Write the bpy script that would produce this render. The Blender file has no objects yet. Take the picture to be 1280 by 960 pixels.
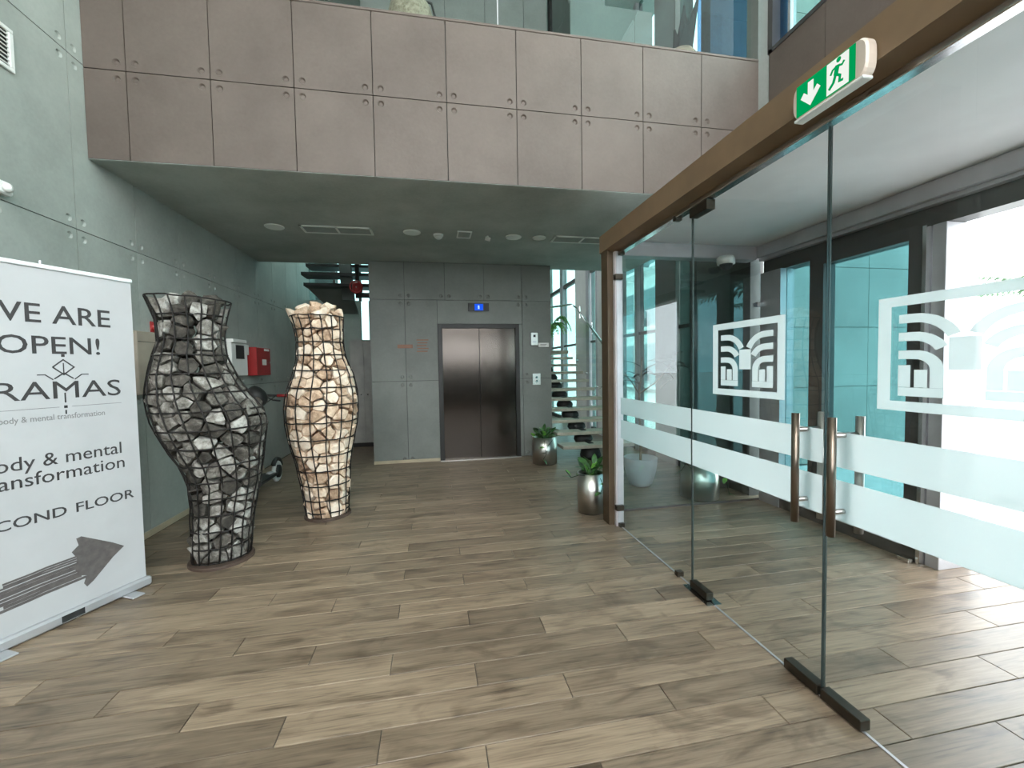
import bpy, bmesh, math, random
from mathutils import Vector, Matrix, noise
from math import sin, cos, pi, radians

sc = bpy.context.scene
COL = sc.collection
# ------------------------------------------------------------------ camera
cam_d = bpy.data.cameras.new('camera'); cam = bpy.data.objects.new('camera', cam_d); COL.objects.link(cam)
cam_d.sensor_fit = 'HORIZONTAL'; cam_d.sensor_width = 36.0
cam_d.lens = 520.6 / 1280 * 36.0
cam_d.clip_start = 0.02; cam_d.clip_end = 400
yaw, pitch, roll = .18177, -.040685, -.016779
fw = Vector((sin(yaw)*cos(pitch), cos(yaw)*cos(pitch), sin(pitch)))
rt = Vector((cos(yaw), -sin(yaw), 0)); up = rt.cross(fw)
r2 = rt*cos(roll) + up*sin(roll); u2 = -rt*sin(roll) + up*cos(roll)
cam.matrix_world = Matrix(((r2.x, u2.x, -fw.x, 0), (r2.y, u2.y, -fw.y, 0), (r2.z, u2.z, -fw.z, 1.5), (0, 0, 0, 1)))
sc.camera = cam
# ------------------------------------------------------------------ world, light, exposure
W = bpy.data.worlds.new('sky'); sc.world = W; W.use_nodes = True
bgn = W.node_tree.nodes['Background']
bgn.inputs[0].default_value = (0.90, 0.95, 1.0, 1); bgn.inputs[1].default_value = 9.0


def area_light(name, loc, rot, sx, sy, power, col):
    l = bpy.data.lights.new(name, 'AREA'); l.shape = 'RECTANGLE'; l.size = sx; l.size_y = sy
    l.energy = power; l.color = col
    o = bpy.data.objects.new(name, l); COL.objects.link(o); o.location = loc; o.rotation_euler = rot
    return o


# daylight coming in through the glazed rear wall and the clerestory of the double-height hall
area_light('rear_window_daylight', (0.4, -2.7, 5.3), (radians(-90), 0, pi), 5.4, 4.1, 150, (1.0, .86, .71))
area_light('clerestory_daylight', (3.35, 0.6, 6.0), (0, radians(90), 0), 2.4, 6.0, 250, (.92, 1.0, .96))
sc.view_settings.view_transform = 'Standard'; sc.view_settings.look = 'None'
sc.view_settings.gamma = 1.0; sc.view_settings.use_curve_mapping = False
sc.view_settings.exposure = -0.12
try:
    c = sc.cycles
    c.max_bounces = 14; c.diffuse_bounces = 6; c.glossy_bounces = 5; c.transmission_bounces = 8
    c.transparent_max_bounces = 24; c.use_denoising = True; c.adaptive_threshold = .005; c.sample_clamp_indirect = 6.0
    c.caustics_reflective = False; c.caustics_refractive = False
except Exception:
    pass
random.seed(7)
# ------------------------------------------------------------------ materials


def nmat(name):
    m = bpy.data.materials.new(name); m.use_nodes = True
    nt = m.node_tree; nt.nodes.clear()
    out = nt.nodes.new('ShaderNodeOutputMaterial')
    return m, nt, out


def plain(name, col, rough=.5, metal=0., noise_amt=.06, scale=6., spec=.5, bump=0., coat=0.):
    m, nt, out = nmat(name); N = nt.nodes; L = nt.links
    b = N.new('ShaderNodeBsdfPrincipled'); L.new(b.outputs[0], out.inputs[0])
    b.inputs['Roughness'].default_value = rough; b.inputs['Metallic'].default_value = metal
    b.inputs['Specular IOR Level'].default_value = spec; b.inputs['Coat Weight'].default_value = coat
    tc = N.new('ShaderNodeNewGeometry'); nz = N.new('ShaderNodeTexNoise'); nz.inputs['Scale'].default_value = scale
    nz.inputs['Detail'].default_value = 4
    L.new(tc.outputs['Position'], nz.inputs['Vector'])
    r = N.new('ShaderNodeValToRGB'); L.new(nz.outputs[0], r.inputs[0])
    lo = [max(0, c*(1-noise_amt*2)) for c in col]; hi = [min(1, c*(1+noise_amt*2)) for c in col]
    r.color_ramp.elements[0].color = (*lo, 1); r.color_ramp.elements[1].color = (*hi, 1)
    r.color_ramp.elements[0].position = .3; r.color_ramp.elements[1].position = .7
    L.new(r.outputs[0], b.inputs['Base Color'])
    if bump:
        bp = N.new('ShaderNodeBump'); bp.inputs['Strength'].default_value = bump; bp.inputs['Distance'].default_value = .01
        L.new(nz.outputs[0], bp.inputs['Height']); L.new(bp.outputs[0], b.inputs['Normal'])
    return m


def concrete(name, lo, hi, rough=.62):
    m, nt, out = nmat(name); N = nt.nodes; L = nt.links
    b = N.new('ShaderNodeBsdfPrincipled'); L.new(b.outputs[0], out.inputs[0]); b.inputs['Roughness'].default_value = rough
    g = N.new('ShaderNodeNewGeometry'); oi = N.new('ShaderNodeObjectInfo')
    a = N.new('ShaderNodeTexNoise'); a.inputs['Scale'].default_value = 1.3; a.inputs['Detail'].default_value = 7; a.inputs['Roughness'].default_value = .6
    f = N.new('ShaderNodeTexNoise'); f.inputs['Scale'].default_value = 38; f.inputs['Detail'].default_value = 5
    L.new(g.outputs['Position'], a.inputs['Vector']); L.new(g.outputs['Position'], f.inputs['Vector'])
    mx = N.new('ShaderNodeMath'); mx.operation = 'MULTIPLY_ADD'; mx.inputs[1].default_value = .22
    L.new(f.outputs[0], mx.inputs[0]); L.new(a.outputs[0], mx.inputs[2])
    m3 = N.new('ShaderNodeMath'); m3.operation = 'MULTIPLY_ADD'; m3.inputs[1].default_value = .10
    L.new(oi.outputs['Random'], m3.inputs[0]); L.new(mx.outputs[0], m3.inputs[2])
    r = N.new('ShaderNodeValToRGB'); L.new(m3.outputs[0], r.inputs[0])
    r.color_ramp.elements[0].color = (*lo, 1); r.color_ramp.elements[1].color = (*hi, 1)
    r.color_ramp.elements[0].position = .42; r.color_ramp.elements[1].position = .88
    L.new(r.outputs[0], b.inputs['Base Color'])
    bp = N.new('ShaderNodeBump'); bp.inputs['Strength'].default_value = .12; bp.inputs['Distance'].default_value = .01
    L.new(f.outputs[0], bp.inputs['Height']); L.new(bp.outputs[0], b.inputs['Normal'])
    return m


def plank_mat():
    m, nt, out = nmat('wood_look_tile'); N = nt.nodes; L = nt.links
    b = N.new('ShaderNodeBsdfPrincipled'); L.new(b.outputs[0], out.inputs[0])
    g = N.new('ShaderNodeNewGeometry'); oi = N.new('ShaderNodeObjectInfo')
    cx = N.new('ShaderNodeCombineXYZ')
    k = N.new('ShaderNodeMath'); k.operation = 'MULTIPLY'; k.inputs[1].default_value = 40
    L.new(oi.outputs['Random'], k.inputs[0]); L.new(k.outputs[0], cx.inputs[0]); L.new(k.outputs[0], cx.inputs[2])
    ad = N.new('ShaderNodeVectorMath'); ad.operation = 'ADD'; L.new(g.outputs['Position'], ad.inputs[0]); L.new(cx.outputs[0], ad.inputs[1])
    mp = N.new('ShaderNodeMapping'); mp.inputs['Scale'].default_value = (1.0, 9.0, 1.0); L.new(ad.outputs[0], mp.inputs[0])
    n1 = N.new('ShaderNodeTexNoise'); n1.inputs['Scale'].default_value = 2.2; n1.inputs['Detail'].default_value = 8; n1.inputs['Roughness'].default_value = .62; n1.inputs['Distortion'].default_value = .5
    L.new(mp.outputs[0], n1.inputs['Vector'])
    mp2 = N.new('ShaderNodeMapping'); mp2.inputs['Scale'].default_value = (1.4, 3.6, 1.0); L.new(ad.outputs[0], mp2.inputs[0])
    n2 = N.new('ShaderNodeTexNoise'); n2.inputs['Scale'].default_value = 1.8; n2.inputs['Detail'].default_value = 5; n2.inputs['Distortion'].default_value = 1.6
    L.new(mp2.outputs[0], n2.inputs['Vector'])
    mp3 = N.new('ShaderNodeMapping'); mp3.inputs['Scale'].default_value = (2.5, 70.0, 1.0); L.new(ad.outputs[0], mp3.inputs[0])
    n3 = N.new('ShaderNodeTexNoise'); n3.inputs['Scale'].default_value = 1.6; n3.inputs['Detail'].default_value = 5; n3.inputs['Distortion'].default_value = .6
    L.new(mp3.outputs[0], n3.inputs['Vector'])
    gm = N.new('ShaderNodeMath'); gm.operation = 'MULTIPLY_ADD'; gm.inputs[1].default_value = .42
    g0 = N.new('ShaderNodeMath'); g0.operation = 'MULTIPLY'; g0.inputs[1].default_value = .60; L.new(n1.outputs[0], g0.inputs[0])
    L.new(n3.outputs[0], gm.inputs[0]); L.new(g0.outputs[0], gm.inputs[2])
    r1 = N.new('ShaderNodeValToRGB'); L.new(gm.outputs[0], r1.inputs[0])
    e = r1.color_ramp.elements
    e[0].position = .32; e[0].color = (.070, .048, .031, 1); e[1].position = .68; e[1].color = (.335, .245, .165, 1)
    x = e.new(.47); x.color = (.220, .157, .104, 1)
    r2_ = N.new('ShaderNodeValToRGB'); L.new(n2.outputs[0], r2_.inputs[0])
    e = r2_.color_ramp.elements; e[0].position = .32; e[0].color = (.50, .47, .45, 1); e[1].position = .5; e[1].color = (1, 1, 1, 1)
    mix = N.new('ShaderNodeMix'); mix.data_type = 'RGBA'; mix.blend_type = 'MULTIPLY'; mix.inputs[0].default_value = .8
    L.new(r1.outputs[0], mix.inputs[6]); L.new(r2_.outputs[0], mix.inputs[7])
    hv = N.new('ShaderNodeHueSaturation'); L.new(mix.outputs[2], hv.inputs['Color'])
    mr = N.new('ShaderNodeMapRange'); mr.inputs[3].default_value = .76; mr.inputs[4].default_value = 1.26
    L.new(oi.outputs['Random'], mr.inputs[0]); L.new(mr.outputs[0], hv.inputs['Value']); hv.inputs['Saturation'].default_value = .95
    L.new(hv.outputs[0], b.inputs['Base Color'])
    rr = N.new('ShaderNodeMapRange'); rr.inputs[3].default_value = .30; rr.inputs[4].default_value = .46
    L.new(n1.outputs[0], rr.inputs[0]); L.new(rr.outputs[0], b.inputs['Roughness'])
    bp = N.new('ShaderNodeBump'); bp.inputs['Strength'].default_value = .12; bp.inputs['Distance'].default_value = .004
    L.new(n1.outputs[0], bp.inputs['Height']); L.new(bp.outputs[0], b.inputs['Normal'])
    return m


def glass(name, tint, refl=1.0, ior=1.5):
    m, nt, out = nmat(name); N = nt.nodes; L = nt.links
    t = N.new('ShaderNodeBsdfTransparent'); t.inputs[0].default_value = (*tint, 1)
    gl = N.new('ShaderNodeBsdfGlossy'); gl.inputs['Roughness'].default_value = 0.0; gl.inputs[0].default_value = (.95, 1, 1, 1)
    f = N.new('ShaderNodeFresnel'); f.inputs[0].default_value = ior
    mu = N.new('ShaderNodeMath'); mu.operation = 'MULTIPLY'; mu.inputs[1].default_value = refl; mu.use_clamp = True
    gm = N.new('ShaderNodeNewGeometry'); inv = N.new('ShaderNodeMath'); inv.operation = 'SUBTRACT'; inv.inputs[0].default_value = 1
    L.new(gm.outputs['Backfacing'], inv.inputs[1])
    fb = N.new('ShaderNodeMath'); fb.operation = 'MULTIPLY'; L.new(f.outputs[0], fb.inputs[0]); L.new(inv.outputs[0], fb.inputs[1])
    L.new(fb.outputs[0], mu.inputs[0])
    mx = N.new('ShaderNodeMixShader'); L.new(mu.outputs[0], mx.inputs[0]); L.new(t.outputs[0], mx.inputs[1]); L.new(gl.outputs[0], mx.inputs[2])
    L.new(mx.outputs[0], out.inputs[0])
    return m


def frosted():
    m, nt, out = nmat('frosted_film'); N = nt.nodes; L = nt.links
    d = N.new('ShaderNodeBsdfDiffuse'); d.inputs[0].default_value = (.74, .77, .76, 1)
    t = N.new('ShaderNodeBsdfTranslucent'); t.inputs[0].default_value = (.93, .96, .95, 1)
    a = N.new('ShaderNodeMixShader'); a.inputs[0].default_value = .72; L.new(d.outputs[0], a.inputs[1]); L.new(t.outputs[0], a.inputs[2])
    p = N.new('ShaderNodeBsdfTransparent'); nz = N.new('ShaderNodeTexNoise'); nz.inputs['Scale'].default_value = 900
    mr = N.new('ShaderNodeMapRange'); mr.inputs[3].default_value = .14; mr.inputs[4].default_value = .26; L.new(nz.outputs[0], mr.inputs[0])
    b = N.new('ShaderNodeMixShader'); L.new(mr.outputs[0], b.inputs[0]); L.new(a.outputs[0], b.inputs[1]); L.new(p.outputs[0], b.inputs[2])
    L.new(b.outputs[0], out.inputs[0])
    return m


def emit(name, col, s):
    m, nt, out = nmat(name); e = nt.nodes.new('ShaderNodeEmission'); e.inputs[0].default_value = (*col, 1); e.inputs[1].default_value = s
    nt.links.new(e.outputs[0], out.inputs[0]); return m


def stone_mat(name, cols, scale=14, sh=0.):
    m, nt, out = nmat(name); N = nt.nodes; L = nt.links
    b = N.new('ShaderNodeBsdfPrincipled'); L.new(b.outputs[0], out.inputs[0]); b.inputs['Roughness'].default_value = .85
    g = N.new('ShaderNodeNewGeometry'); oi = N.new('ShaderNodeObjectInfo')
    nz = N.new('ShaderNodeTexNoise'); nz.inputs['Scale'].default_value = scale; nz.inputs['Detail'].default_value = 9; nz.inputs['Roughness'].default_value = .72
    L.new(g.outputs['Position'], nz.inputs['Vector'])
    ma = N.new('ShaderNodeMath'); ma.operation = 'MULTIPLY_ADD'; ma.inputs[1].default_value = .42
    L.new(oi.outputs['Random'], ma.inputs[0]); L.new(nz.outputs[0], ma.inputs[2])
    r = N.new('ShaderNodeValToRGB'); L.new(ma.outputs[0], r.inputs[0]); e = r.color_ramp.elements
    ps = [.38+sh*.4, .58+sh, .74+sh, min(1, .95+sh)]
    e[0].position = ps[0]; e[0].color = (*cols[0], 1); e[1].position = ps[3]; e[1].color = (*cols[3], 1)
    for i in (1, 2):
        x = e.new(ps[i]); x.color = (*cols[i], 1)
    L.new(r.outputs[0], b.inputs['Base Color'])
    bp = N.new('ShaderNodeBump'); bp.inputs['Strength'].default_value = .55; bp.inputs['Distance'].default_value = .012
    L.new(nz.outputs[0], bp.inputs['Height']); L.new(bp.outputs[0], b.inputs['Normal'])
    return m


def brushed(name, col, rough=.28, axis=2):
    m, nt, out = nmat(name); N = nt.nodes; L = nt.links
    b = N.new('ShaderNodeBsdfPrincipled'); L.new(b.outputs[0], out.inputs[0]); b.inputs['Metallic'].default_value = 1
    b.inputs['Base Color'].default_value = (*col, 1)
    g = N.new('ShaderNodeNewGeometry'); mp = N.new('ShaderNodeMapping')
    s = [3, 3, 3]; s[axis] = 220; mp.inputs['Scale'].default_value = s
    L.new(g.outputs['Position'], mp.inputs[0])
    nz = N.new('ShaderNodeTexNoise'); nz.inputs['Scale'].default_value = 1; nz.inputs['Detail'].default_value = 3; L.new(mp.outputs[0], nz.inputs['Vector'])
    mr = N.new('ShaderNodeMapRange'); mr.inputs[3].default_value = rough*.75; mr.inputs[4].default_value = rough*1.3
    L.new(nz.outputs[0], mr.inputs[0]); L.new(mr.outputs[0], b.inputs['Roughness'])
    return m


M = {}
M['wall'] = concrete('wall_concrete', (.27, .29, .265), (.41, .435, .40))
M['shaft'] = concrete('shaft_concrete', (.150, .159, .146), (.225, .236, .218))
M['fascia'] = concrete('fascia_concrete', (.088, .066, .055), (.138, .107, .091))  # warm bounced light is put into the concrete's base tone
M['soffit'] = concrete('soffit_plaster', (.27, .295, .27), (.48, .505, .47), .7)
M['joint'] = plain('joint_dark', (.06, .062, .058), .9)  # dark backing that shows in the panel joints
M['plank'] = plank_mat()
M['grout'] = plain('grout', (.10, .085, .07), .9)
M['base'] = plain('baseboard_wood', (.44, .37, .26), .5)
M['brown'] = plain('brown_cladding', (.185, .118, .066), .55, noise_amt=.05)
M['pull'] = plain('pull_steel_dark_reflection', (.22, .175, .14), .28, 1, .03)  # front bars: reflection of the dark hall is put into the steel colour
M['pull2'] = plain('pull_steel', (.46, .44, .42), .28, 1, .03)
M['steel'] = brushed('brushed_steel', (.62, .61, .58), .30, 2)
M['steel_h'] = plain('brushed_steel_planter', (.66, .64, .60), .3, 1, .03, 2)
M['chrome'] = plain('polished_steel', (.7, .7, .7), .16, 1, .02)
M['alu'] = plain('anodised_aluminium', (.52, .51, .53), .42, .6, .04)
M['alu_dark'] = plain('dark_frame', (.085, .080, .078), .42, .3, .04)
M['lift'] = brushed('dark_lift_steel', (.075, .064, .056), .15, 0)
M['lift_dark'] = plain('dark_lift_frame', (.014, .013, .012), .5, .0, .04)
M['black'] = plain('black_metal', (.018, .017, .016), .5)
M['blackp'] = plain('black_plastic', (.02, .02, .02), .55)
M['patch'] = plain('bronze_patch', (.06, .048, .036), .35, .7)
M['white'] = plain('white_plastic', (.78, .78, .75), .45, noise_amt=.02)
M['grille'] = plain('grille_white', (.82, .84, .79), .5, noise_amt=.02)
M['lens'] = plain('frosted_lens', (.88, .90, .86), .35, noise_amt=.02)
M['red'] = plain('red_enamel', (.33, .022, .022), .4)
M['beige'] = plain('beige_board', (.36, .31, .25), .6)
M['vinyl'] = plain('banner_vinyl', (.50, .49, .50), .42, noise_amt=.015)
M['ink'] = plain('grey_ink', (.042, .037, .038), .6, noise_amt=.02)
M['ink2'] = plain('pale_ink', (.25, .24, .24), .6, noise_amt=.02)
M['green'] = emit('exit_green', (.0, .36, .10), 1.0)
M['exitw'] = emit('exit_white', (.95, 1, .92), 1.0)
M['exitbody'] = plain('exit_body', (.62, .52, .44), .4)
M['blue'] = emit('display_blue', (.01, .09, .75), 1.3)
M['blue2'] = emit('display_digit', (.5, .75, 1), 1.2)
M['glass'] = glass('clear_glass', (.980, .993, .990), 1.1)
M['railglass'] = glass('balcony_glass', (.95, .985, .98), .3)
M['glassback'] = glass('back_pane_glass', (.86, .945, .935), 1.9)
M['glassedge'] = plain('glass_edge', (.045, .06, .058), .2)
M['tint'] = glass('teal_glass', (.34, .53, .55), .8)
M['facglass'] = glass('facade_glass', (.40, .545, .53), .8)
M['skyglass'] = glass('sky_tinted_glass', (.14, .24, .32), .8)  # blue of the reflected sky is put into the glass tint
M['frost'] = frosted()
M['stone_d'] = stone_mat('grey_stone', [(.016, .013, .010), (.085, .074, .062), (.24, .22, .195), (.52, .50, .465)], 20, .07)
M['stone_l'] = stone_mat('cream_stone', [(.22, .13, .08), (.52, .355, .24), (.76, .59, .44), (.88, .76, .63)])
M['wire'] = plain('rusty_wire', (.014, .011, .010), .6, .3)
M['rust'] = plain('rust_disc', (.085, .055, .042), .6, .2)
M['leaf'] = plain('leaf_green', (.045, .13, .035), .35, noise_amt=.25, scale=20)
M['leafl'] = plain('leaf_light', (.16, .42, .06), .4, noise_amt=.2, scale=20)
M['leafd'] = plain('leaf_dark', (.012, .028, .018), .8, noise_amt=.2, spec=.1)
M['soil'] = plain('soil', (.03, .024, .018), .95)
M['pot'] = plain('pale_ceramic', (.62, .60, .66), .5, noise_amt=.05)
M['tread'] = plain('stair_tread_wood', (.52, .47, .38), .5, noise_amt=.08, scale=9)
M['ext'] = plain('white_render', (.82, .84, .84), .8)
M['paving'] = plain('pale_paving', (.78, .77, .74), .8)
M['bark'] = plain('palm_bark', (.22, .16, .11), .9, noise_amt=.25, scale=12)
M['extwin'] = plain('far_window', (.10, .20, .22), .2)
M['cab'] = plain('grey_enamel', (.36, .355, .33), .5)
M['matte'] = plain('matte_black', (.010, .010, .010), .95, spec=.05)
M['counter'] = concrete('counter_concrete', (.065, .085, .078), (.105, .135, .125))
M['tyre'] = plain('white_tyre', (.72, .72, .70), .6)
M['sign'] = plain('rust_lettering', (.26, .13, .085), .6)
M['bronze'] = stone_mat('mottled_bronze', [(.05, .035, .022), (.11, .085, .055), (.22, .185, .13), (.33, .28, .22)], 30)

# ------------------------------------------------------------------ helpers


def mk(name, V, F, mat, parent=None, smooth=False):
    me = bpy.data.meshes.new(name); me.from_pydata([tuple(v) for v in V], [], F); me.update()
    if mat: me.materials.append(M[mat] if isinstance(mat, str) else mat)
    if smooth: me.polygons.foreach_set('use_smooth', [True]*len(me.polygons))
    return lk(name, me, parent)


def lk(name, me, parent=None, mw=None):
    o = bpy.data.objects.new(name, me); COL.objects.link(o)
    if parent: o.parent = parent
    if mw is not None: o.matrix_basis = mw
    return o


def tag(o, label, cat, group=None, kind=None):
    o['label'] = label; o['category'] = cat
    if group: o['group'] = group
    if kind: o['kind'] = kind
    return o


def thing(name, label, cat, loc=(0, 0, 0), rz=0, group=None, kind=None):
    o = bpy.data.objects.new(name, None); COL.objects.link(o); o.location = loc; o.rotation_euler = (0, 0, rz)
    o.empty_display_size = .1
    return tag(o, label, cat, group, kind)


def boxm(a, b, bev=0.):
    bm = bmesh.new(); bmesh.ops.create_cube(bm, size=1)
    for v in bm.verts:
        v.co = Vector([(a[i]+b[i])/2 + v.co[i]*(b[i]-a[i]) for i in range(3)])
    if bev: bmesh.ops.bevel(bm, geom=bm.edges[:], offset=bev, segments=1, affect='EDGES')
    return bm


def fin(name, bm, mat, parent=None, smooth=False):
    me = bpy.data.meshes.new(name); bmesh.ops.recalc_face_normals(bm, faces=bm.faces[:]); bm.to_mesh(me); bm.free()
    if mat: me.materials.append(M[mat] if isinstance(mat, str) else mat)
    if smooth: me.polygons.foreach_set('use_smooth', [True]*len(me.polygons))
    return lk(name, me, parent)


def box(name, a, b, mat, parent=None, bev=0.):
    return fin(name, boxm(a, b, bev), mat, parent)


def lathe(prof, n=32, cx=0, cy=0):
    V = []; F = []
    for (r, z) in prof:
        for i in range(n):
            t = 2*pi*i/n; V.append((cx+r*cos(t), cy+r*sin(t), z))
    for k in range(len(prof)-1):
        for i in range(n):
            j = (i+1) % n; F.append((k*n+i, k*n+j, (k+1)*n+j, (k+1)*n+i))
    if prof[0][0] > 1e-5: F.append(tuple(range(n-1, -1, -1)))
    if prof[-1][0] > 1e-5: F.append(tuple(range((len(prof)-1)*n, len(prof)*n)))
    return V, F


def tube(pts, r, closed=False, n=6, taper=None):
    pts = [Vector(p) for p in pts]; V = []; F = []; m = len(pts)
    nrm = None
    for i, p in enumerate(pts):
        a = pts[(i-1) % m] if (closed or i > 0) else p
        b = pts[(i+1) % m] if (closed or i < m-1) else p
        t = (b-a).normalized()
        if nrm is None:
            nrm = t.orthogonal().normalized()
        nrm = (nrm - t*nrm.dot(t)).normalized(); bn = t.cross(nrm)
        rr = r if taper is None else r*taper[i]
        for k in range(n):
            q = 2*pi*k/n; V.append(p + nrm*(rr*cos(q)) + bn*(rr*sin(q)))
    for i in range(m if closed else m-1):
        j = (i+1) % m
        for k in range(n):
            l = (k+1) % n; F.append((i*n+k, i*n+l, j*n+l, j*n+k))
    if not closed:
        F.append(tuple(range(n-1, -1, -1))); F.append(tuple(range((m-1)*n, m*n)))
    return V, F


def join(parts):
    V = []; F = []
    for v, f in parts:
        o = len(V); V += list(v); F += [tuple(i+o for i in q) for q in f]
    return V, F


def bx(a, b):
    V = [(x, y, z) for x in (a[0], b[0]) for y in (a[1], b[1]) for z in (a[2], b[2])]
    return V, [(0, 1, 3, 2), (4, 6, 7, 5), (0, 4, 5, 1), (2, 3, 7, 6), (0, 2, 6, 4), (1, 5, 7, 3)]


def strip(pts, w, z=0.0015):
    """flat polyline stroke of width w in the local XY plane, thickness z"""
    V = []; F = []; n = len(pts); P = [Vector((p[0], p[1])) for p in pts]
    for i in range(n):
        a = P[max(0, i-1)]; b = P[min(n-1, i+1)]; t = (b-a).normalized(); nn = Vector((-t.y, t.x))
        k = 1.
        if 0 < i < n-1:
            t1 = (P[i]-P[i-1]).normalized(); k = 1/max(.5, abs(t1.dot(t)))
        for s in (-1, 1):
            q = P[i]+nn*(s*w/2*k)
            V.append((q.x, q.y, 0)); V.append((q.x, q.y, z))
    for i in range(n-1):
        a = i*4; b = a+4
        F += [(a+1, a+3, b+3, b+1), (a, b, b+2, a+2), (a, a+1, b+1, b), (a+2, b+2, b+3, a+3)]
    F += [(0, 2, 3, 1), ((n-1)*4, (n-1)*4+1, (n-1)*4+3, (n-1)*4+2)]
    return V, F


def text(name, s, x0, x1, y0, h, mat, parent, z=.0012, bold=0.0, fit=True):
    """flat lettering, cap height h, baseline y0, from x0 to x1 in the parent's local XY plane"""
    cu = bpy.data.curves.new('tmp', 'FONT'); cu.body = s; cu.size = 1; cu.offset = bold; cu.extrude = .002; cu.resolution_u = 3
    to = bpy.data.objects.new('tmp', cu); COL.objects.link(to)
    dg = bpy.context.evaluated_depsgraph_get(); me = bpy.data.meshes.new_from_object(to.evaluated_get(dg))
    bpy.data.objects.remove(to); bpy.data.curves.remove(cu)
    xs = [v.co.x for v in me.vertices]; a, b = min(xs), max(xs)
    capH = .729 - .0
    for v in me.vertices:
        v.co = Vector((x0+(v.co.x-a)/(b-a)*(x1-x0), y0+v.co.y/capH*h, z+(v.co.z)*.2))
    me.name = name; me.materials.clear(); me.materials.append(M[mat])
    return lk(name, me, parent)


# recessed tie-hole panel, local X right, Z up, front face at y=0 looking to -Y, thickness t
_pc = {}


def panel_mesh(w, h, holes, mat, t=.03, gap=.0035, hr=.027, ho=.064):
    key = (round(w, 3), round(h, 3), holes, mat, t)
    if key in _pc: return _pc[key]
    bm = bmesh.new(); S = hr*1.25
    x0, x1, z0, z1 = gap, w-gap, gap, h-gap
    cs = []
    if 'a' in holes: cs.append((ho, ho))
    if 'b' in holes: cs.append((w-ho, ho))
    if 'c' in holes: cs.append((w-ho, h-ho))
    if 'd' in holes: cs.append((ho, h-ho))
    xs = sorted({x0, x1} | {round(c[0]+s*S, 5) for c in cs for s in (-1, 1)})
    zs = sorted({z0, z1} | {round(c[1]+s*S, 5) for c in cs for s in (-1, 1)})
    g = {}

    def vt(x, y, z):
        k = (round(x, 5), round(y, 5), round(z, 5))
        if k not in g: g[k] = bm.verts.new(k)
        return g[k]
    for i in range(len(xs)-1):
        for j in range(len(zs)-1):
            mx, mz = (xs[i]+xs[i+1])/2, (zs[j]+zs[j+1])/2
            c = next((c for c in cs if abs(c[0]-mx) < S*.5 and abs(c[1]-mz) < S*.5), None)
            q = [vt(xs[i], 0, zs[j]), vt(xs[i+1], 0, zs[j]), vt(xs[i+1], 0, zs[j+1]), vt(xs[i], 0, zs[j+1])]
            if c is None:
                bm.faces.new(q); continue
            N = 16
            ring = [vt(c[0]+hr*cos(2*pi*k/N), 0, c[1]+hr*sin(2*pi*k/N)) for k in range(N)]
            inn = [vt(c[0]+hr*.62*cos(2*pi*k/N), .012, c[1]+hr*.62*sin(2*pi*k/N)) for k in range(N)]
            corner = [q[2], q[3], q[0], q[1]]
            for qd in range(4):
                b0 = qd*4
                for k in range(b0, b0+4):
                    bm.faces.new((corner[qd], ring[(k+1) % N], ring[k]))
                bm.faces.new((corner[qd], corner[(qd+1) % 4], ring[(b0+4) % N]))
            for k in range(N):
                bm.faces.new((ring[k], ring[(k+1) % N], inn[(k+1) % N], inn[k]))
            bm.faces.new(inn)
    # sides
    bd = [e for e in bm.edges if e.is_boundary]
    r = bmesh.ops.extrude_edge_only(bm, edges=bd)
    for v in [v for v in r['geom'] if isinstance(v, bmesh.types.BMVert)]:
        v.co.y = t
    bmesh.ops.recalc_face_normals(bm, faces=bm.faces[:])
    me = bpy.data.meshes.new('panel'); bm.to_mesh(me); bm.free(); me.materials.append(M[mat])
    _pc[key] = me
    return me


def panel(parent, x, y, z, w, h, holes, mat, rz=0, name='panel'):
    o = lk(name, panel_mesh(w, h, holes, mat), parent)
    o.location = (x, y, z); o.rotation_euler = (0, 0, rz)
    return o


def vec_rot(ax, v):
    return Matrix.Rotation(ax, 4, v)


# ------------------------------------------------------------------ STRUCTURE
XL, XP, XF, YS, YF, ZC = -2.62, 1.67, 3.48, 6.80, 3.85, 3.18
# floor: a dark bed with tile planks laid in thirds
floor = box('floor', (-2.75, -3.2, -.12), (3.78, 12.6, -.006), 'grout')
tag(floor, 'grey brown wood look plank tile floor of the lobby', 'floor', kind='structure')
PL, PW = 1.25, .1563
_pm = {}


def plank_me(l):
    k = round(l, 3)
    if k not in _pm:
        bm = boxm((0, 0, -.007), (l-.004, PW-.004, 0), 0)
        bmesh.ops.bevel(bm, geom=[e for e in bm.edges if all(v.co.z > -.001 for v in e.verts)], offset=.0016, segments=1, affect='EDGES')
        me = bpy.data.meshes.new('plank'); bm.to_mesh(me); bm.free(); me.materials.append(M['plank']); _pm[k] = me
    return _pm[k]


rest = []
for r in range(-33, 66):
    y = 2.066 + PW*r
    xL, xR = (-2.60, 3.72)
    j = -.252 - .4165*r
    j = j - math.ceil((j - xL)/PL)*PL
    while j < xR - .02:
        a, b = max(j, xL), min(j+PL, xR)
        if b-a > .03:
            if r >= -7 and r <= 29 and a < XF+.2:
                o = lk('plank', plank_me(b-a), floor); o.location = (a, y, 0)
            else:
                rest.append(bx((a, y, -.007), (b-.003, y+PW-.003, 0)))
        j += PL
o = mk('plank_field', *join(rest), 'plank', floor); o['kind'] = 'stuff'

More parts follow.
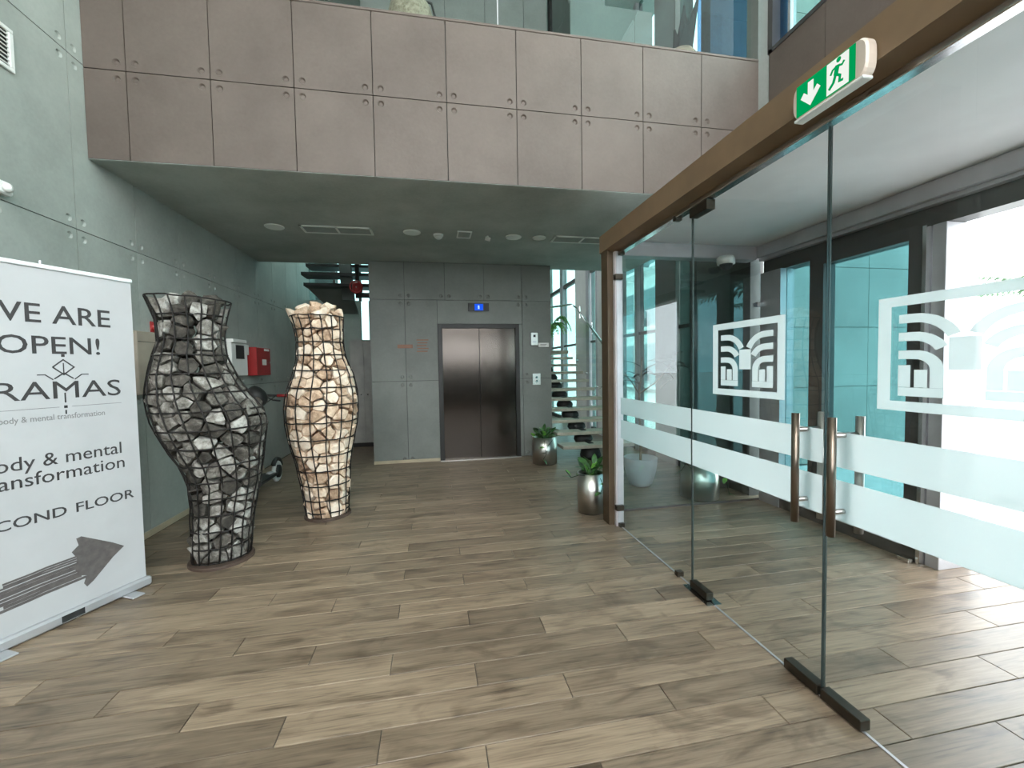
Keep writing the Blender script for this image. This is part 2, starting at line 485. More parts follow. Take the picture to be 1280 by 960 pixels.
# left wall
wl = box('wall_left', (-2.80, -3.2, 0), (-2.652, 12.6, 7.6), 'joint')
tag(wl, 'tall greenish grey concrete panel wall beside the roll-up banner', 'wall', kind='structure')
zr = [0.0, 1.31, 2.59, 3.885, 5.18, 6.475, 7.6]
for k in range(-9, 10):
    y0 = 3.706 + .642*k
    for i in range(len(zr)-1):
        if y0 > 3.9 and i > 2 and y0 < 6.8: continue
        hol = 'abcd'
        if i == 0: hol = 'cd'
        # local x runs along +Y when rotated +90 deg: front looks to +X
        panel(wl, XL, y0, zr[i], .642, zr[i+1]-zr[i], hol, 'wall', radians(90))
bl = box('baseboard_left', (-2.62, 1.0, 0), (-2.603, 6.9, .058), 'base', None, .003)
tag(bl, 'pale wooden skirting along the left concrete wall', 'skirting', kind='structure')

# elevator shaft
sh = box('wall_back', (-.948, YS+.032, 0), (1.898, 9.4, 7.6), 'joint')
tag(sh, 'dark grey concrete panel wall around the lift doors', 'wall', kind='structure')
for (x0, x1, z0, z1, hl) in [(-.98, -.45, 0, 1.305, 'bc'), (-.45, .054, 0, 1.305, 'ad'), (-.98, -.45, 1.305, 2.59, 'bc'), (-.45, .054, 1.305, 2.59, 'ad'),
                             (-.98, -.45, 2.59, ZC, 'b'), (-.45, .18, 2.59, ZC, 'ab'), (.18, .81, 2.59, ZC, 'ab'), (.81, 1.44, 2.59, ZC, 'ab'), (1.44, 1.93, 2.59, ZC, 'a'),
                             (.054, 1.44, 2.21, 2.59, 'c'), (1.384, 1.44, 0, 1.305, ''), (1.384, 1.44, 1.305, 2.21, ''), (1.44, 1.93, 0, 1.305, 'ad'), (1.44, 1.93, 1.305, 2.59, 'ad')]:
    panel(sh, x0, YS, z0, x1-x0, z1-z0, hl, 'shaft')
for x0 in (-.98, -.35, .28, .91, 1.54):
    for (z0, z1) in ((3.6, 4.9), (4.9, 6.2), (6.2, 7.6)):
        panel(sh, x0, YS, z0, min(.63, 1.93-x0), z1-z0, '', 'shaft')
for y0 in (6.8, 7.43, 8.06, 8.69):
    for (z0, z1) in ((0, 1.305), (1.305, 2.59), (2.59, 3.9), (3.9, 5.2), (5.2, 7.6)):
        panel(sh, 1.93, y0, z0, .63, z1-z0, '', 'shaft', radians(90))
        panel(sh, -.98, y0+.63, z0, .63, z1-z0, '', 'shaft', radians(-90))
bb = box('baseboard_back', (-.98, YS-.014, 0), (.05, YS, .05), 'base', None, .002)
tag(bb, 'pale wooden skirting below the lift wall', 'skirting', kind='structure')

# soffit under the balcony
ce = mk('ceiling', *join([bx((-2.62, 3.852, ZC-.003), (3.33, 3.985, ZC)), bx((-2.62, 3.98, ZC), (3.45, 6.8, 3.55)), bx((-2.62, 6.8, ZC), (-.98, 7.05, 3.55)), bx((1.93, 6.8, ZC), (3.45, 7.06, 3.55))]), 'soffit')
tag(ce, 'mottled grey green plaster soffit under the balcony', 'ceiling', kind='structure')
# balcony fascia
fa = box('wall_balcony', (-2.62, YF+.032, ZC), (3.33, 3.98, 4.575), 'joint')
tag(fa, 'grey concrete panel balcony front above the lobby, coloured with warm light', 'balcony', kind='structure')
sx = [-2.62, -2.33, -1.735, -1.105, -.472, .158, .795, 1.42, 2.05, 2.68, 3.33]
for i in range(len(sx)-1):
    w = sx[i+1]-sx[i]; l = i > 0; rgt = i < len(sx)-2
    panel(fa, sx[i], YF, ZC, w, 3.867-ZC, ('d' if l else '')+('c' if rgt else ''), 'fascia')
    panel(fa, sx[i], YF, 3.867, w, 4.575-3.867, ('a' if l else '')+('b' if rgt else ''), 'fascia')
box('coping', (-2.62, YF-.004, 4.575), (3.33, 4.0, 4.60), 'fascia', fa, .004)
# balcony glass balustrade
bal = thing('balcony_glass', 'clear glass balustrade standing on the concrete balcony front', 'balustrade', (0, 3.93, 4.6))
for (a, b) in ((-2.6, -.95), (-.94, .64), (.65, 2.0), (2.01, 3.3)):
    box('glass_pane', (a, -.006, 0), (b, .006, 1.05), 'railglass', bal)
box('edge_strip', (.64, -.008, 0), (.65, .008, 1.05), 'alu', bal)

# roof and rear wall shell
rf = box('ceiling_roof', (-2.8, -3.2, 7.6), (3.9, 12.6, 7.75), 'soffit')
tag(rf, 'high plaster ceiling over the double height lobby', 'ceiling', kind='structure')
rw = thing('wall_rear', 'glazed rear wall of the lobby with slim mullions', 'wall', (0, -3.0, 0), kind='structure')
box('sill', (-2.62, -.05, 0), (3.48, .05, .9), 'alu_dark', rw)
box('beam', (-2.62, -.10, 2.72), (3.48, .10, 3.2), 'shaft', rw)
for x in (-2.6, -1.1, .45, 1.95, 3.42):
    box('mullion', (x-.03, -.05, .9), (x+.03, .05, 7.6), 'alu_dark', rw)
for x in (-2.57, -1.07, .48, 1.98):
    box('pane', (x, -.005, .9), (x+1.44 if x < 1 else x+1.4, .005, 7.6), 'glass', rw)
hg = box('hedge_outside', (-4, -5.6, -.02), (5, -4.8, 1.75), 'leafd')
tag(hg, 'clipped dark hedge outside the rear window', 'hedge')

wf = box('wall_far', (-1.0, 12.5, 0), (3.62, 12.62, 7.6), 'wall')
tag(wf, 'plain concrete end wall beyond the stair landing', 'wall', kind='structure')
# right facade -----------------------------------------------------
fr = thing('wall_right', 'glazed right facade with dark frames and concrete spandrel', 'wall', (0, 0, 0), kind='structure')
# spandrel above the vestibule and window band over it
for k in range(10):
    y0 = 3.85-.63*(k+1)
    panel(fr, 3.45, y0+.63, 2.80, .63, 1.88, '', 'fascia', radians(-90))
box('spandrel_core', (3.485, -3.1, 2.75), (3.62, 3.85, 4.66), 'joint', fr)
box('upper_sill', (3.44, -3.1, 4.66), (3.62, 3.85, 4.70), 'alu_dark', fr)
ys = [3.83, 3.66, 2.2, .8, -.6, -2.0, -3.05]
for i in range(len(ys)-1):
    box('upper_pane', (3.53, ys[i+1]+.02, 4.70), (3.54, ys[i]-.02, 7.6), 'facglass' if i else 'skyglass', fr)
    box('upper_mullion', (3.50, ys[i+1]-.015, 4.70), (3.57, ys[i+1]+.015, 7.6), 'alu', fr)
box('upper_corner_frame', (3.44, 3.80, 4.66), (3.58, 3.86, 7.6), 'alu_dark', fr)
box('column', (3.33, 3.86, 2.75), (3.66, 4.02, 7.6), 'shaft', fr)
box('upper_post', (3.40, 4.02, 4.5), (3.56, 4.10, 7.6), 'alu_dark', fr)
# curtain wall beyond the vestibule, Y from far to near: (y_near, y_far, kind)
segs = [(4.10, 5.16, 'wall'), (5.16, 5.56, 'g'), (5.58, 6.15, 'col'), (6.17, 6.76, 'g'), (6.76, 6.85, 'm'), (6.85, 7.43, 'g'), (7.43, 7.6, 'm'), (7.6, 8.12, 'g'), (8.12, 8.57, 'col'),
        (8.57, 8.67, 'm'), (8.67, 9.05, 'g'), (9.07, 9.25, 'm'), (9.25, 9.98, 'col'), (9.98, 11.03, 'g'), (11.03, 11.26, 'm'), (11.26, 12.5, 'g')]
for a, b, k in segs:
    if k == 'wall':
        box('solid_panel', (3.46, a, 0), (3.62, b, 4.5), 'alu_dark', fr)
        box('upper_pane', (3.53, a, 4.5), (3.54, b, 7.6), 'skyglass', fr)
    elif k == 'g':
        box('pane', (3.53, a, .1), (3.54, b, 7.6), 'facglass', fr)
        box('transom', (3.50, a, 2.02), (3.57, b, 2.07), 'alu_dark', fr)
        box('transom', (3.50, a, 3.6), (3.57, b, 3.7), 'alu_dark', fr)
        box('transom', (3.50, a, 0), (3.57, b, .1), 'alu_dark', fr)
    elif k == 'm':
        box('mullion', (3.47, a, 0), (3.60, b, 7.6), 'alu', fr)
    else:
        box('column', (3.47, a, 0), (3.75, b, 7.6), 'white' if a > 7 else 'shaft', fr)
# entrance front inside the vestibule
ef = thing('window_1', 'dark framed teal glass entrance front beside the bright doorway', 'entrance window', (0, 0, 0), kind='structure')
box('header', (3.40, -3.0, 2.615), (3.64, 3.955, 2.735), 'alu', ef, .004)
box('track', (3.50, -3.0, 2.455), (3.66, 3.955, 2.615), 'alu_dark', ef)
box('track_lip', (3.44, -3.0, 2.585), (3.50, 3.955, 2.614), 'alu', ef)
for a, b in ((3.69, 3.955),):
    box('end_post', (3.46, a, 0), (3.62, b, 2.455), 'alu', ef)
box('mullion', (3.47, 3.225, .07), (3.60, 3.365, 2.455), 'alu_dark', ef)
box('closing_stile', (3.47, 2.43, .07), (3.60, 2.535, 2.455), 'alu_dark', ef)
box('pull_strip', (3.445, 2.405, .0), (3.50, 2.43, 2.455), 'chrome', ef)
box('bottom_rail', (3.47, 2.43, 0), (3.60, 3.69, .10), 'alu_dark', ef)
box('sill_strip', (3.455, 2.54, .10), (3.48, 3.69, .125), 'alu', ef)
box('jamb', (3.49, 2.315, 0), (3.78, 2.40, 2.455), 'alu', ef, .003)
box('pane', (3.53, 3.365, .1), (3.54, 3.69, 2.455), 'tint', ef)
box('pane', (3.53, 2.535, .1), (3.54, 3.225, 2.40), 'tint', ef)
box('top_rail', (3.47, 2.535, 2.385), (3.60, 3.225, 2.455), 'alu_dark', ef)
box('floor_guide', (3.40, 2.44, 0), (3.46, 2.53, .035), 'chrome', ef, .004)
box('jamb', (3.49, .94, 0), (3.72, 1.03, 2.455), 'alu', ef, .003)
for a, b in ((-.35, .94), (-1.7, -.39), (-3.0, -1.74)):
    box('pane', (3.53, a, .1), (3.54, b, 2.455), 'tint', ef)
    box('mullion', (3.47, a-.05, 0), (3.60, a, 2.455), 'alu_dark', ef)
# vestibule ceiling, roof, back lintel and back pane
vc = box('ceiling_vestibule', (1.70, -3.0, 2.74), (3.45, 4.08, 2.82), 'white')
M['vceil'] = plain('vestibule_plaster', (.78, .77, .79), .6, noise_amt=.04, scale=2)
vc.data.materials.clear(); vc.data.materials.append(M['vceil'])
tag(vc, 'pale grey plaster ceiling inside the glass entrance vestibule', 'ceiling', kind='structure')
bk = thing('window_2', 'clear glass back screen of the vestibule under a grey lintel', 'glass screen', (0, 0, 0), kind='structure')
box('lintel', (1.72, 3.94, 2.60), (3.40, 4.08, 2.74), 'alu', bk, .003)
box('pane', (1.73, 3.950, .02), (3.455, 3.960, 2.60), 'glassback', bk)
box('bottom_channel', (1.73, 3.946, 0), (3.455, 3.964, .02), 'alu_dark', bk)
box('clip', (3.40, 3.925, 2.10), (3.46, 3.985, 2.15), 'chrome', bk)
dk = box('wall_lobby_end', (3.02, 4.42, 0), (3.46, 4.56, ZC), 'shaft')
M['darkwall'] = concrete('dark_wall', (.055, .062, .058), (.10, .11, .105))
dk.data.materials.clear(); dk.data.materials.append(M['darkwall'])
tag(dk, 'dark wall pier behind the vestibule back screen', 'wall', kind='structure')

# portal in brown cladding
pt = thing('trim_1', 'brown clad portal frame around the glass partition', 'portal frame', (0, 0, 0), kind='structure')
prof = [(1.56, 2.56), (1.56, 2.715), (1.72, 2.83), (1.72, 2.535), (1.645, 2.535)]
V = [(x, y, z) for y in (-3.0, 3.78) for x, z in prof]
n = len(prof)
F = [tuple(range(n)), tuple(range(2*n-1, n-1, -1))] + [(i, i+n, (i+1) % n+n, (i+1) % n) for i in range(n)]
bmx = bmesh.new(); vs = [bmx.verts.new(v) for v in V]
for f in F: bmx.faces.new([vs[i] for i in f])
fin('beam', bmx, 'brown', pt)
M['brown_dark'] = plain('dark_brown_cladding', (.085, .055, .030), .5)
box('post', (1.575, 3.635, 0), (1.70, 3.78, 2.56), 'brown_dark', pt, .002)
box('inner_post', (1.64, 3.585, 0), (1.70, 3.635, 2.535), 'alu', pt, .002)
M['postface'] = plain('pale_post', (.55, .50, .50), .5)
box('inner_strip', (1.628, 3.59, 0), (1.64, 3.63, 2.535), M['postface'], pt)
box('head_track', (1.645, -3.0, 2.505), (1.70, 3.585, 2.535), 'chrome', pt, .003)
box('floor_line', (1.664, -3.0, 0), (1.676, 3.585, .004), 'alu', pt)

# fixed pane of the partition
fx = thing('window_3', 'fixed clear glass pane next to the brown post with frosted bands', 'glass pane', (0, 0, 0), kind='structure')
box('pane', (1.665, 2.49, .008), (1.675, 3.58, 2.505), 'glass', fx)
box('pane_edge', (1.664, 2.487, .008), (1.676, 2.490, 2.505), 'glassedge', fx)
for z0, z1 in ((1.055, 1.205), (.83, 1.0)):
    box('frosted_band', (1.6628, 2.495, z0), (1.6640, 3.56, z1), 'frost', fx)
for (y, z) in ((3.60, 2.30), (3.60, .18)):
    box('clamp', (1.615, y-.05, z-.025), (1.69, y+.0, z+.025), 'patch', fx, .004)
for (y, z) in ((2.66, 2.505), (3.54, 2.505), (2.64, .018), (3.57, .018)):
    box('clamp', (1.645, y-.02, z-.018), (1.695, y+.02, z+.018), 'patch', fx, .003)


def emblem():
    """square emblem, unit 1, of arching bands (local XY)"""
    P = []
    t = .085
    P += [[(0, t/2), (1, t/2)], [(0, 1-t/2), (1, 1-t/2)], [(t/2, t), (t/2, 1-t)], [(1-t/2, t), (1-t/2, 1-t)]]
    for s in (0, 1):
        def mx(pts): return [((1-x) if s else x, y) for x, y in pts]
        for y0, rr, e in ((.80, .27, 66), (.645, .20, 62)):
            pts = [(.135, y0), (.20, y0)]
            for k in range(1, 8):
                a = radians(90-e*k/7); pts.append((.225+rr*cos(a)*.90, y0-rr+rr*sin(a)))
            P.append(mx(pts))
        pts = [(.135, .49), (.20, .49)]
        for k in range(1, 8):
            a = radians(90-90*k/7); pts.append((.23+.13*cos(a), .49-.13+.13*sin(a)))
        pts += [(.36, .21)]
        P.append(mx(pts))
        P.append(mx([(.40, .17), (.135, .17)])); P.append(mx([(.172, .21), (.172, .40)])); P.append(mx([(.27, .21), (.27, .36)]))
    P.append([(.5, .36), (.5, .62)])
    return join([strip(p, t if i < 4 else (.16 if i == len(P)-1 else .075), .002) for i, p in enumerate(P)])


def door_leaf(name, y0, y1, meet, label):
    """leaf in the X=1.67 plane from y0 (near) to y1 (far); meet = y of the meeting stile"""
    d = thing(name, label, 'glass door', (0, 0, 0), kind='structure')
    box('glass_pane', (1.666, y0+.003, .012), (1.674, y1-.003, 2.498), 'glass', d)
    for y in (y0+.001, y1-.004):
        box('pane_edge', (1.6655, y, .012), (1.6745, y+.003, 2.498), 'glassedge', d)
    for z0, z1 in ((1.055, 1.205), (.83, 1.0)):
        box('frosted_band', (1.6618, y0+.006, z0), (1.6630, y1-.006, z1), 'frost', d)
    e = mk('frosted_emblem', *emblem(), 'frost', d)
    yc = (y0+y1)/2; w, h = .53, .415
    # local X -> -Y (viewed from the hall, right is nearer), local Y -> Z
    e.matrix_basis = Matrix(((0, 0, -.5, 1.6628), (-w, 0, 0, yc+w/2), (0, h, 0, 1.317), (0, 0, 0, 1)))
    s = 1 if meet == y0 else -1
    yh = meet + s*.085
    hd = mk('pull_handle', *tube([(1.60, yh, .775), (1.60, yh, 1.27)], .0165, n=14), 'pull', d, True)
    mk('pull_handle', *tube([(1.74, yh, .775), (1.74, yh, 1.27)], .0165, n=14), 'pull2', d, True)
    for z in (.875, 1.195):
        mk('standoff', *tube([(1.615, yh, z), (1.725, yh, z)], .011, n=10), 'pull2', hd, True)
    # bottom patch at the meeting stile, pivot patches at the far end
    a, b = sorted((meet+s*.004, meet+s*.185))
    box('bottom_patch', (1.645, a, .008), (1.695, b, .055), 'patch', d, .003)
    piv = y1 if meet == y0 else y0
    a, b = sorted((piv-s*.004, piv-s*.18))
    box('bottom_pivot', (1.645, a, .008), (1.695, b, .055), 'patch', d, .003)
    box('top_pivot', (1.640, a, 2.44), (1.700, b, 2.50), 'patch', d, .003)
    return d


d1 = door_leaf('door_1', 1.530, 2.484, 1.530, 'glass door leaf nearer the brown post with whole frosted emblem')
d2 = door_leaf('door_2', .570, 1.524, 1.524, 'nearest glass door leaf in front of the bright doorway')
box('floor_spring', (1.62, 2.26, .0), (1.72, 2.52, .004), 'chrome', d1)

# ------------------------------------------------------------------ LIFT
lf = thing('lift_door', 'dark stainless double lift doors in the concrete wall', 'lift', (.719, YS, 0))
w = .665
for s in (-1, 1):
    box('jamb', (min(s*w, s*(w-.07)), -.02, 0), (max(s*w, s*(w-.07)), .03, 2.21), 'lift_dark', lf, .003)
box('header', (-w+.07, -.02, 2.14), (w-.07, .03, 2.21), 'lift_dark', lf, .003)
for a, b in ((-w+.07, -.003), (.003, w-.07)):
    dd = box('door_panel', (a, .012, .01), (b, .028, 2.14), 'lift', lf, .002)
box('threshold', (-w, -.06, 0), (w, .03, .008), 'steel', lf)
li = thing('lift_indicator', 'small lift floor indicator with blue screen above the lift', 'indicator', (.717, YS, 2.48))
box('plate', (-.17, -.014, -.065), (.17, 0, .065), 'lift_dark', li, .003)
scr = box('screen', (-.065, -.016, -.052), (.075, -.013, .052), 'blue', li)
tx = text('digit', '1', -.012, .014, -.03, .06, 'blue2', scr); tx.matrix_basis = Matrix(((1, 0, 0, 0), (0, 0, -1, -.0165), (0, 1, 0, 0), (0, 0, 0, 1)))
ic = thing('wall_intercom', 'small metal intercom unit right of the lift', 'intercom', (1.636, YS, 1.96))
box('housing', (-.06, -.035, -.105), (.06, 0, .105), 'steel', ic, .006)
box('camera_eye', (-.02, -.04, .03), (.02, -.034, .07), 'black', ic)
box('button', (-.03, -.039, -.06), (.03, -.034, -.03), 'alu', ic, .002)
sp = thing('wall_plate', 'thin white notice plate beside the intercom', 'sign', (1.80, YS, 1.862))
box('plate', (-.09, -.008, -.036), (.09, 0, .036), 'white', sp, .002)
box('text_line', (-.06, -.009, .002), (.05, -.0075, .012), 'ink2', sp)
box('text_line', (-.06, -.009, -.016), (.03, -.0075, -.008), 'ink2', sp)
cb = thing('lift_call_panel', 'lift call button panel low beside the lift doors', 'call panel', (1.668, YS, 1.29))
box('plate', (-.07, -.012, -.095), (.07, 0, .095), 'steel', cb, .003)
mk('button', *lathe([(.022, 0), (.022, .008), (.017, .011)], 16), 'chrome', cb).matrix_basis = Matrix.Translation((0, -.012, .03)) @ Matrix.Rotation(pi/2, 4, 'X')
mk('button', *lathe([(.022, 0), (.022, .008), (.017, .011)], 16), 'chrome', cb).matrix_basis = Matrix.Translation((0, -.012, -.03)) @ Matrix.Rotation(pi/2, 4, 'X')
ws = thing('wall_lettering', 'rust brown lettering on the concrete left of the lift', 'sign', (-.33, YS, 1.855))
box('word_bar', (-.245, -.006, -.03), (-.01, 0, .028), 'sign', ws, .002)
for k in range(5):
    box('text_line', (.05+.012*(k % 2), -.006, .09-.045*k), (.235-.015*(k % 3), 0, .108-.045*k), 'sign', ws, .001)

# ------------------------------------------------------------------ SOFFIT FIXTURES


def down(x, y, mat, label, r=.105):
    t = thing('downlight', label, 'ceiling light', (x, y, ZC), group='round downlights in the soffit')
    mk('rim', *lathe([(r*.80, -.012), (r*.93, -.014), (r, -.006), (r, 0)], 28), 'grille', t, True)
    mk('lens', *lathe([(.0001, -.011), (r*.82, -.0135)], 28), mat, t)


down(-1.80, 5.33, 'lens', 'round white downlight left of the left ceiling vent')
down(-.24, 5.33, 'lens', 'round white downlight between left vent and smoke detector')
down(1.035, 5.35, 'lens', 'larger round white downlight beside the spot fitting')
down(1.375, 5.34, 'grille', 'dull round downlight next to the right ceiling vent', .088)


def vent(x0, x1, label):
    t = thing('ceiling_vent', label, 'air vent', ((x0+x1)/2, 5.36, ZC), group='long air vents in the soffit')
    h = (x1-x0)/2; d = .13
    for a, b in (((-h, -d), (h, -d+.025)), ((-h, d-.025), (h, d)), ((-h, -d), (-h+.025, d)), ((h-.025, -d), (h, d)), ((-.012, -d), (.012, d))):
        box('frame', (a[0], a[1], -.012), (b[0], b[1], 0), 'grille', t)
    box('back', (-h+.02, -d+.02, -.002), (h-.02, d-.02, .0), 'soffit', t)
    for k in range(6):
        y = -d+.045+k*.034
        box('slat', (-h+.025, y, -.010), (h-.025, y+.012, -.002), 'wall', t)


vent(-1.51, -.71, 'long white ceiling vent near the left wall')
vent(1.56, 2.36, 'long white ceiling vent near the brown portal')
sd = thing('smoke_detector', 'white domed smoke detector on the soffit', 'smoke detector', (.08, 5.38, ZC))
mk('base', *lathe([(.062, -.02), (.062, 0)], 24), 'white', sd, True)
mk('dome', *lathe([(.0001, -.06), (.03, -.056), (.048, -.04), (.05, -.02)], 24), 'white', sd, True)
ah = thing('access_hatch', 'small square white access hatch in the soffit', 'hatch', (.40, 5.34, ZC))
for a, b in (((-.09, -.13), (.09, -.11)), ((-.09, .11), (.09, .13)), ((-.09, -.11), (-.072, .11)), ((.072, -.11), (.09, .11))):
    box('frame', (a[0], a[1], -.01), (b[0], b[1], 0), 'white', ah)
box('lid', (-.072, -.11, -.004), (.072, .11, 0), 'soffit', ah)
spk = thing('sprinkler', 'small white tilted sensor hanging from the soffit', 'sensor', (.70, 5.36, ZC))
mk('stem', *tube([(0, 0, 0), (0, 0, -.025)], .012), 'white', spk)
mk('head', *tube([(-.03, .0, -.03), (.035, 0, -.045)], .024, n=12), 'white', spk, True)

# ------------------------------------------------------------------ BALCONY LEVEL (seen over the parapet)
uv = thing('upper_urn', 'mottled bronze urn standing behind the balcony edge', 'urn', (-.15, 4.23, 4.42))
mk('body', *lathe([(.09, 0), (.15, .06), (.21, .22), (.225, .38), (.19, .52), (.12, .6), (.11, .66)], 32), 'bronze', uv, True)
mk('handle', *tube([(.10, 0, .62), (.2, 0, .6), (.24, 0, .45), (.235, 0, .25), (.16, 0, .06)], .012), 'black', uv, True)
fl = box('floor_upper', (-2.62, 3.98, 3.55), (3.4, 6.8, 3.60), 'soffit')
tag(fl, 'upper balcony floor slab behind the parapet', 'floor', kind='structure')
ub = thing('concrete_counter', 'pale green concrete counter block on the balcony level', 'counter', (2.08, 4.62, 3.6))
box('block', (-.5, 0, 0), (.5, .7, 1.99), 'counter', ub, .004)
box('raised_end', (-.5, .05, 1.99), (-.06, .7, 2.6), 'counter', ub, .004)
dp = box('dark_panel', (1.96, 6.75, 3.6), (2.34, 6.86, 7.6), 'matte')
tag(dp, 'tall black panel behind the concrete counter upstairs', 'panel')
bp_ = thing('bent_panel', 'black folded sculpture with pointed blades on the balcony', 'sculpture', (2.78, 4.35, 3.6))
mk('base', *lathe([(.16, 0), (.16, 1.3), (.12, 1.36)], 20), 'bark', bp_, True)
for k, (dx, dy, dz, wd) in enumerate(((.20, .0, 2.0, .10), (.06, .05, 1.93, .12), (-.08, .02, 1.62, .10), (.02, -.06, 1.7, .12))):
    V = [(-wd, -.012, 1.2), (wd, -.012, 1.2), (dx+.02, dy, dz), (-wd, .012, 1.2), (wd, .012, 1.2), (dx, dy+.01, dz)]
    mk('blade', V, [(0, 1, 2), (3, 5, 4), (0, 3, 4, 1), (1, 4, 5, 2), (0, 2, 5, 3)], 'matte', bp_)

# ------------------------------------------------------------------ STAIRCASE RIGHT OF THE SHAFT
stt = thing('open_staircase', 'open staircase with pale wooden treads on a black spine', 'staircase', (2.45, 6.25, 0))
for i in range(10):
    z = .245+.163*i; y = .337*i
    box('tread', (-.51, y-.03, z-.055), (.70, y+.29, z), 'tread', stt, .006)
    zb = 0 if i == 0 else z-.163-.06
    mk('spine_block', *lathe([(.13, z-.20), (.16, z-.15), (.15, z-.10), (.11, z-.056)] if i else [(.15, 0), (.17, .05), (.15, .14), (.12, z-.056)], 18, 0, y+.13), 'blackp', stt, True)
    if i:
        box('spine_link', (-.045, y-.25, z-.20), (.045, y+.15, z-.15), 'blackp', stt, .01)
box('landing', (-1.2, 3.34, 1.80), (.70, 4.6, 1.875), 'tread', stt)
hr_pts = [(.66, .65, 1.60), (.66, 2.62, 2.79), (.66, 3.0, 2.92), (.2, 3.3, 2.88), (-.4, 3.4, 2.80)]
mk('handrail', *tube(hr_pts, .022, n=10), 'chrome', stt, True)
V = [(.655, -.02, .30), (.655, 3.2, 1.86), (.655, 3.2, 2.88), (.655, 2.62, 2.77), (.655, .65, 1.58), (.655, -.02, 1.2)]
V2 = [(x+.012, y, z) for x, y, z in V]
mk('glass_panel', V+V2, [tuple(range(6)), tuple(range(11, 5, -1))]+[(i, (i+1) % 6, (i+1) % 6+6, i+6) for i in range(6)], 'glass', stt)
for k in range(5):
    y = .4+k*.55
    mk('glass_fixing', *tube([(.64, y, .36+.163*y/.337), (.68, y, .36+.163*y/.337)], .022, n=10), 'chrome', stt)
for k in range(3):
    mk('rail_bracket', *tube([(.66, 1.0+.7*k, 1.62+.604*(.35+.7*k)+.11), (.66, 1.0+.7*k, 1.48+.604*(.35+.7*k))], .010), 'chrome', stt)

# ------------------------------------------------------------------ LEFT ALCOVE BEHIND THE VASES
bw = mk('wall_alcove', *join([bx((-2.62, 9.6, 0), (-1.58, 9.75, 3.0)), bx((-1.40, 9.6, 0), (-.98, 9.75, 3.0)), bx((-1.58, 9.6, 0), (-1.40, 9.75, 2.0)), bx((-2.62, 9.6, 4.3), (-.98, 9.75, 7.6))]), 'wall')
tag(bw, 'dim green concrete wall at the back of the stair alcove', 'wall', kind='structure')
es = thing('upper_flight', 'dark underside of the stair flight left of the lift wall', 'staircase', (0, 0, 0))
for (x0, x1, y, z) in ((-2.30, -1.0, 8.0, 3.25), (-2.22, -1.0, 7.85, 3.03), (-2.3, -1.0, 8.3, 3.47)):
    box('tread', (x0, y, z-.055), (x1, y+.36, z), 'blackp', es)
V = [(-1.70, 8.15, 3.55), (-1.50, 8.15, 3.55), (-1.40, 7.9, 2.75), (-1.60, 7.9, 2.75)]
V2 = [(x, y+.12, z) for x, y, z in V]
mk('stringer', V+V2, [(0, 1, 2, 3), (7, 6, 5, 4), (0, 4, 5, 1), (1, 5, 6, 2), (2, 6, 7, 3), (3, 7, 4, 0)], 'darkwall', es)
V = [(-2.22, 8.1, 2.98), (-1.5, 8.1, 2.98), (-1.5, 8.9, 2.62), (-1.95, 8.9, 2.62)]
V2 = [(x, y, z+.05) for x, y, z in V]
mk('landing_underside', V+V2, [(0, 1, 2, 3), (7, 6, 5, 4), (0, 4, 5, 1), (1, 5, 6, 2), (2, 6, 7, 3), (3, 7, 4, 0)], 'shaft', es)
pp = thing('fire_riser', 'black vertical pipe with a red valve beside the lift wall', 'pipe', (-1.30, 7.70, 0))
mk('pipe', *tube([(0, 0, 2.75), (0, 0, 4.2)], .035, n=12), 'black', pp, True)
mk('pipe_branch', *tube([(0, 0, 2.80), (.30, .0, 2.80)], .045, n=12), 'black', pp, True)
vbd = mk('valve_body', *lathe([(.05, 2.82), (.085, 2.86), (.09, 2.98), (.06, 3.03)], 18), 'red', pp, True)
mk('valve_wheel', *tube([(.10*cos(2*pi*k/16), -.13, 2.92+.10*sin(2*pi*k/16)) for k in range(16)], .013, True), 'red', vbd, True)
mk('valve_stem', *tube([(0, 0, 2.92), (0, -.13, 2.92)], .012), 'chrome', vbd)
ca = thing('steel_cabinet', 'tall plain grey metal cabinet between light vase and lift wall', 'cabinet', (-1.37, 8.42, 0))
box('body', (-.235, .0, .08), (.24, .35, 2.07), 'cab', ca, .004)
box('plinth', (-.225, .02, 0), (.23, .34, .08), 'blackp', ca)
for x, a, b in ((-.04, -.225, .020), (.08, .024, .23)):
    cd_ = box('door', (a, -.012, .10), (b, 0, 2.055), 'cab', ca, .003)
    mk('knob', *tube([(x, -.024, 1.02), (x, -.012, 1.02)], .014, n=10), 'chrome', cd_)
wn = thing('window_4', 'bright teal window band behind the alcove stair treads', 'window', (0, 0, 0), kind='structure')
box('pane', (-2.62, 9.66, 3.0), (-.98, 9.67, 4.3), 'facglass', wn)
box('pane', (-1.58, 9.66, 2.0), (-1.40, 9.67, 3.0), 'facglass', wn)
for x in (-2.1, -1.58):
    box('mullion', (x-.025, 9.62, 3.0), (x+.025, 9.72, 4.3), 'alu_dark', wn)
# added area lamp for teal window light; no opening is built above it
al = area_light('stairwell_teal_lamp', (-1.8, 8.6, 5.9), (0, 0, 0), 1.2, 1.6, 60, (.72, 1.0, .95))

# ------------------------------------------------------------------ VASES OF STONES IN WIRE CAGES


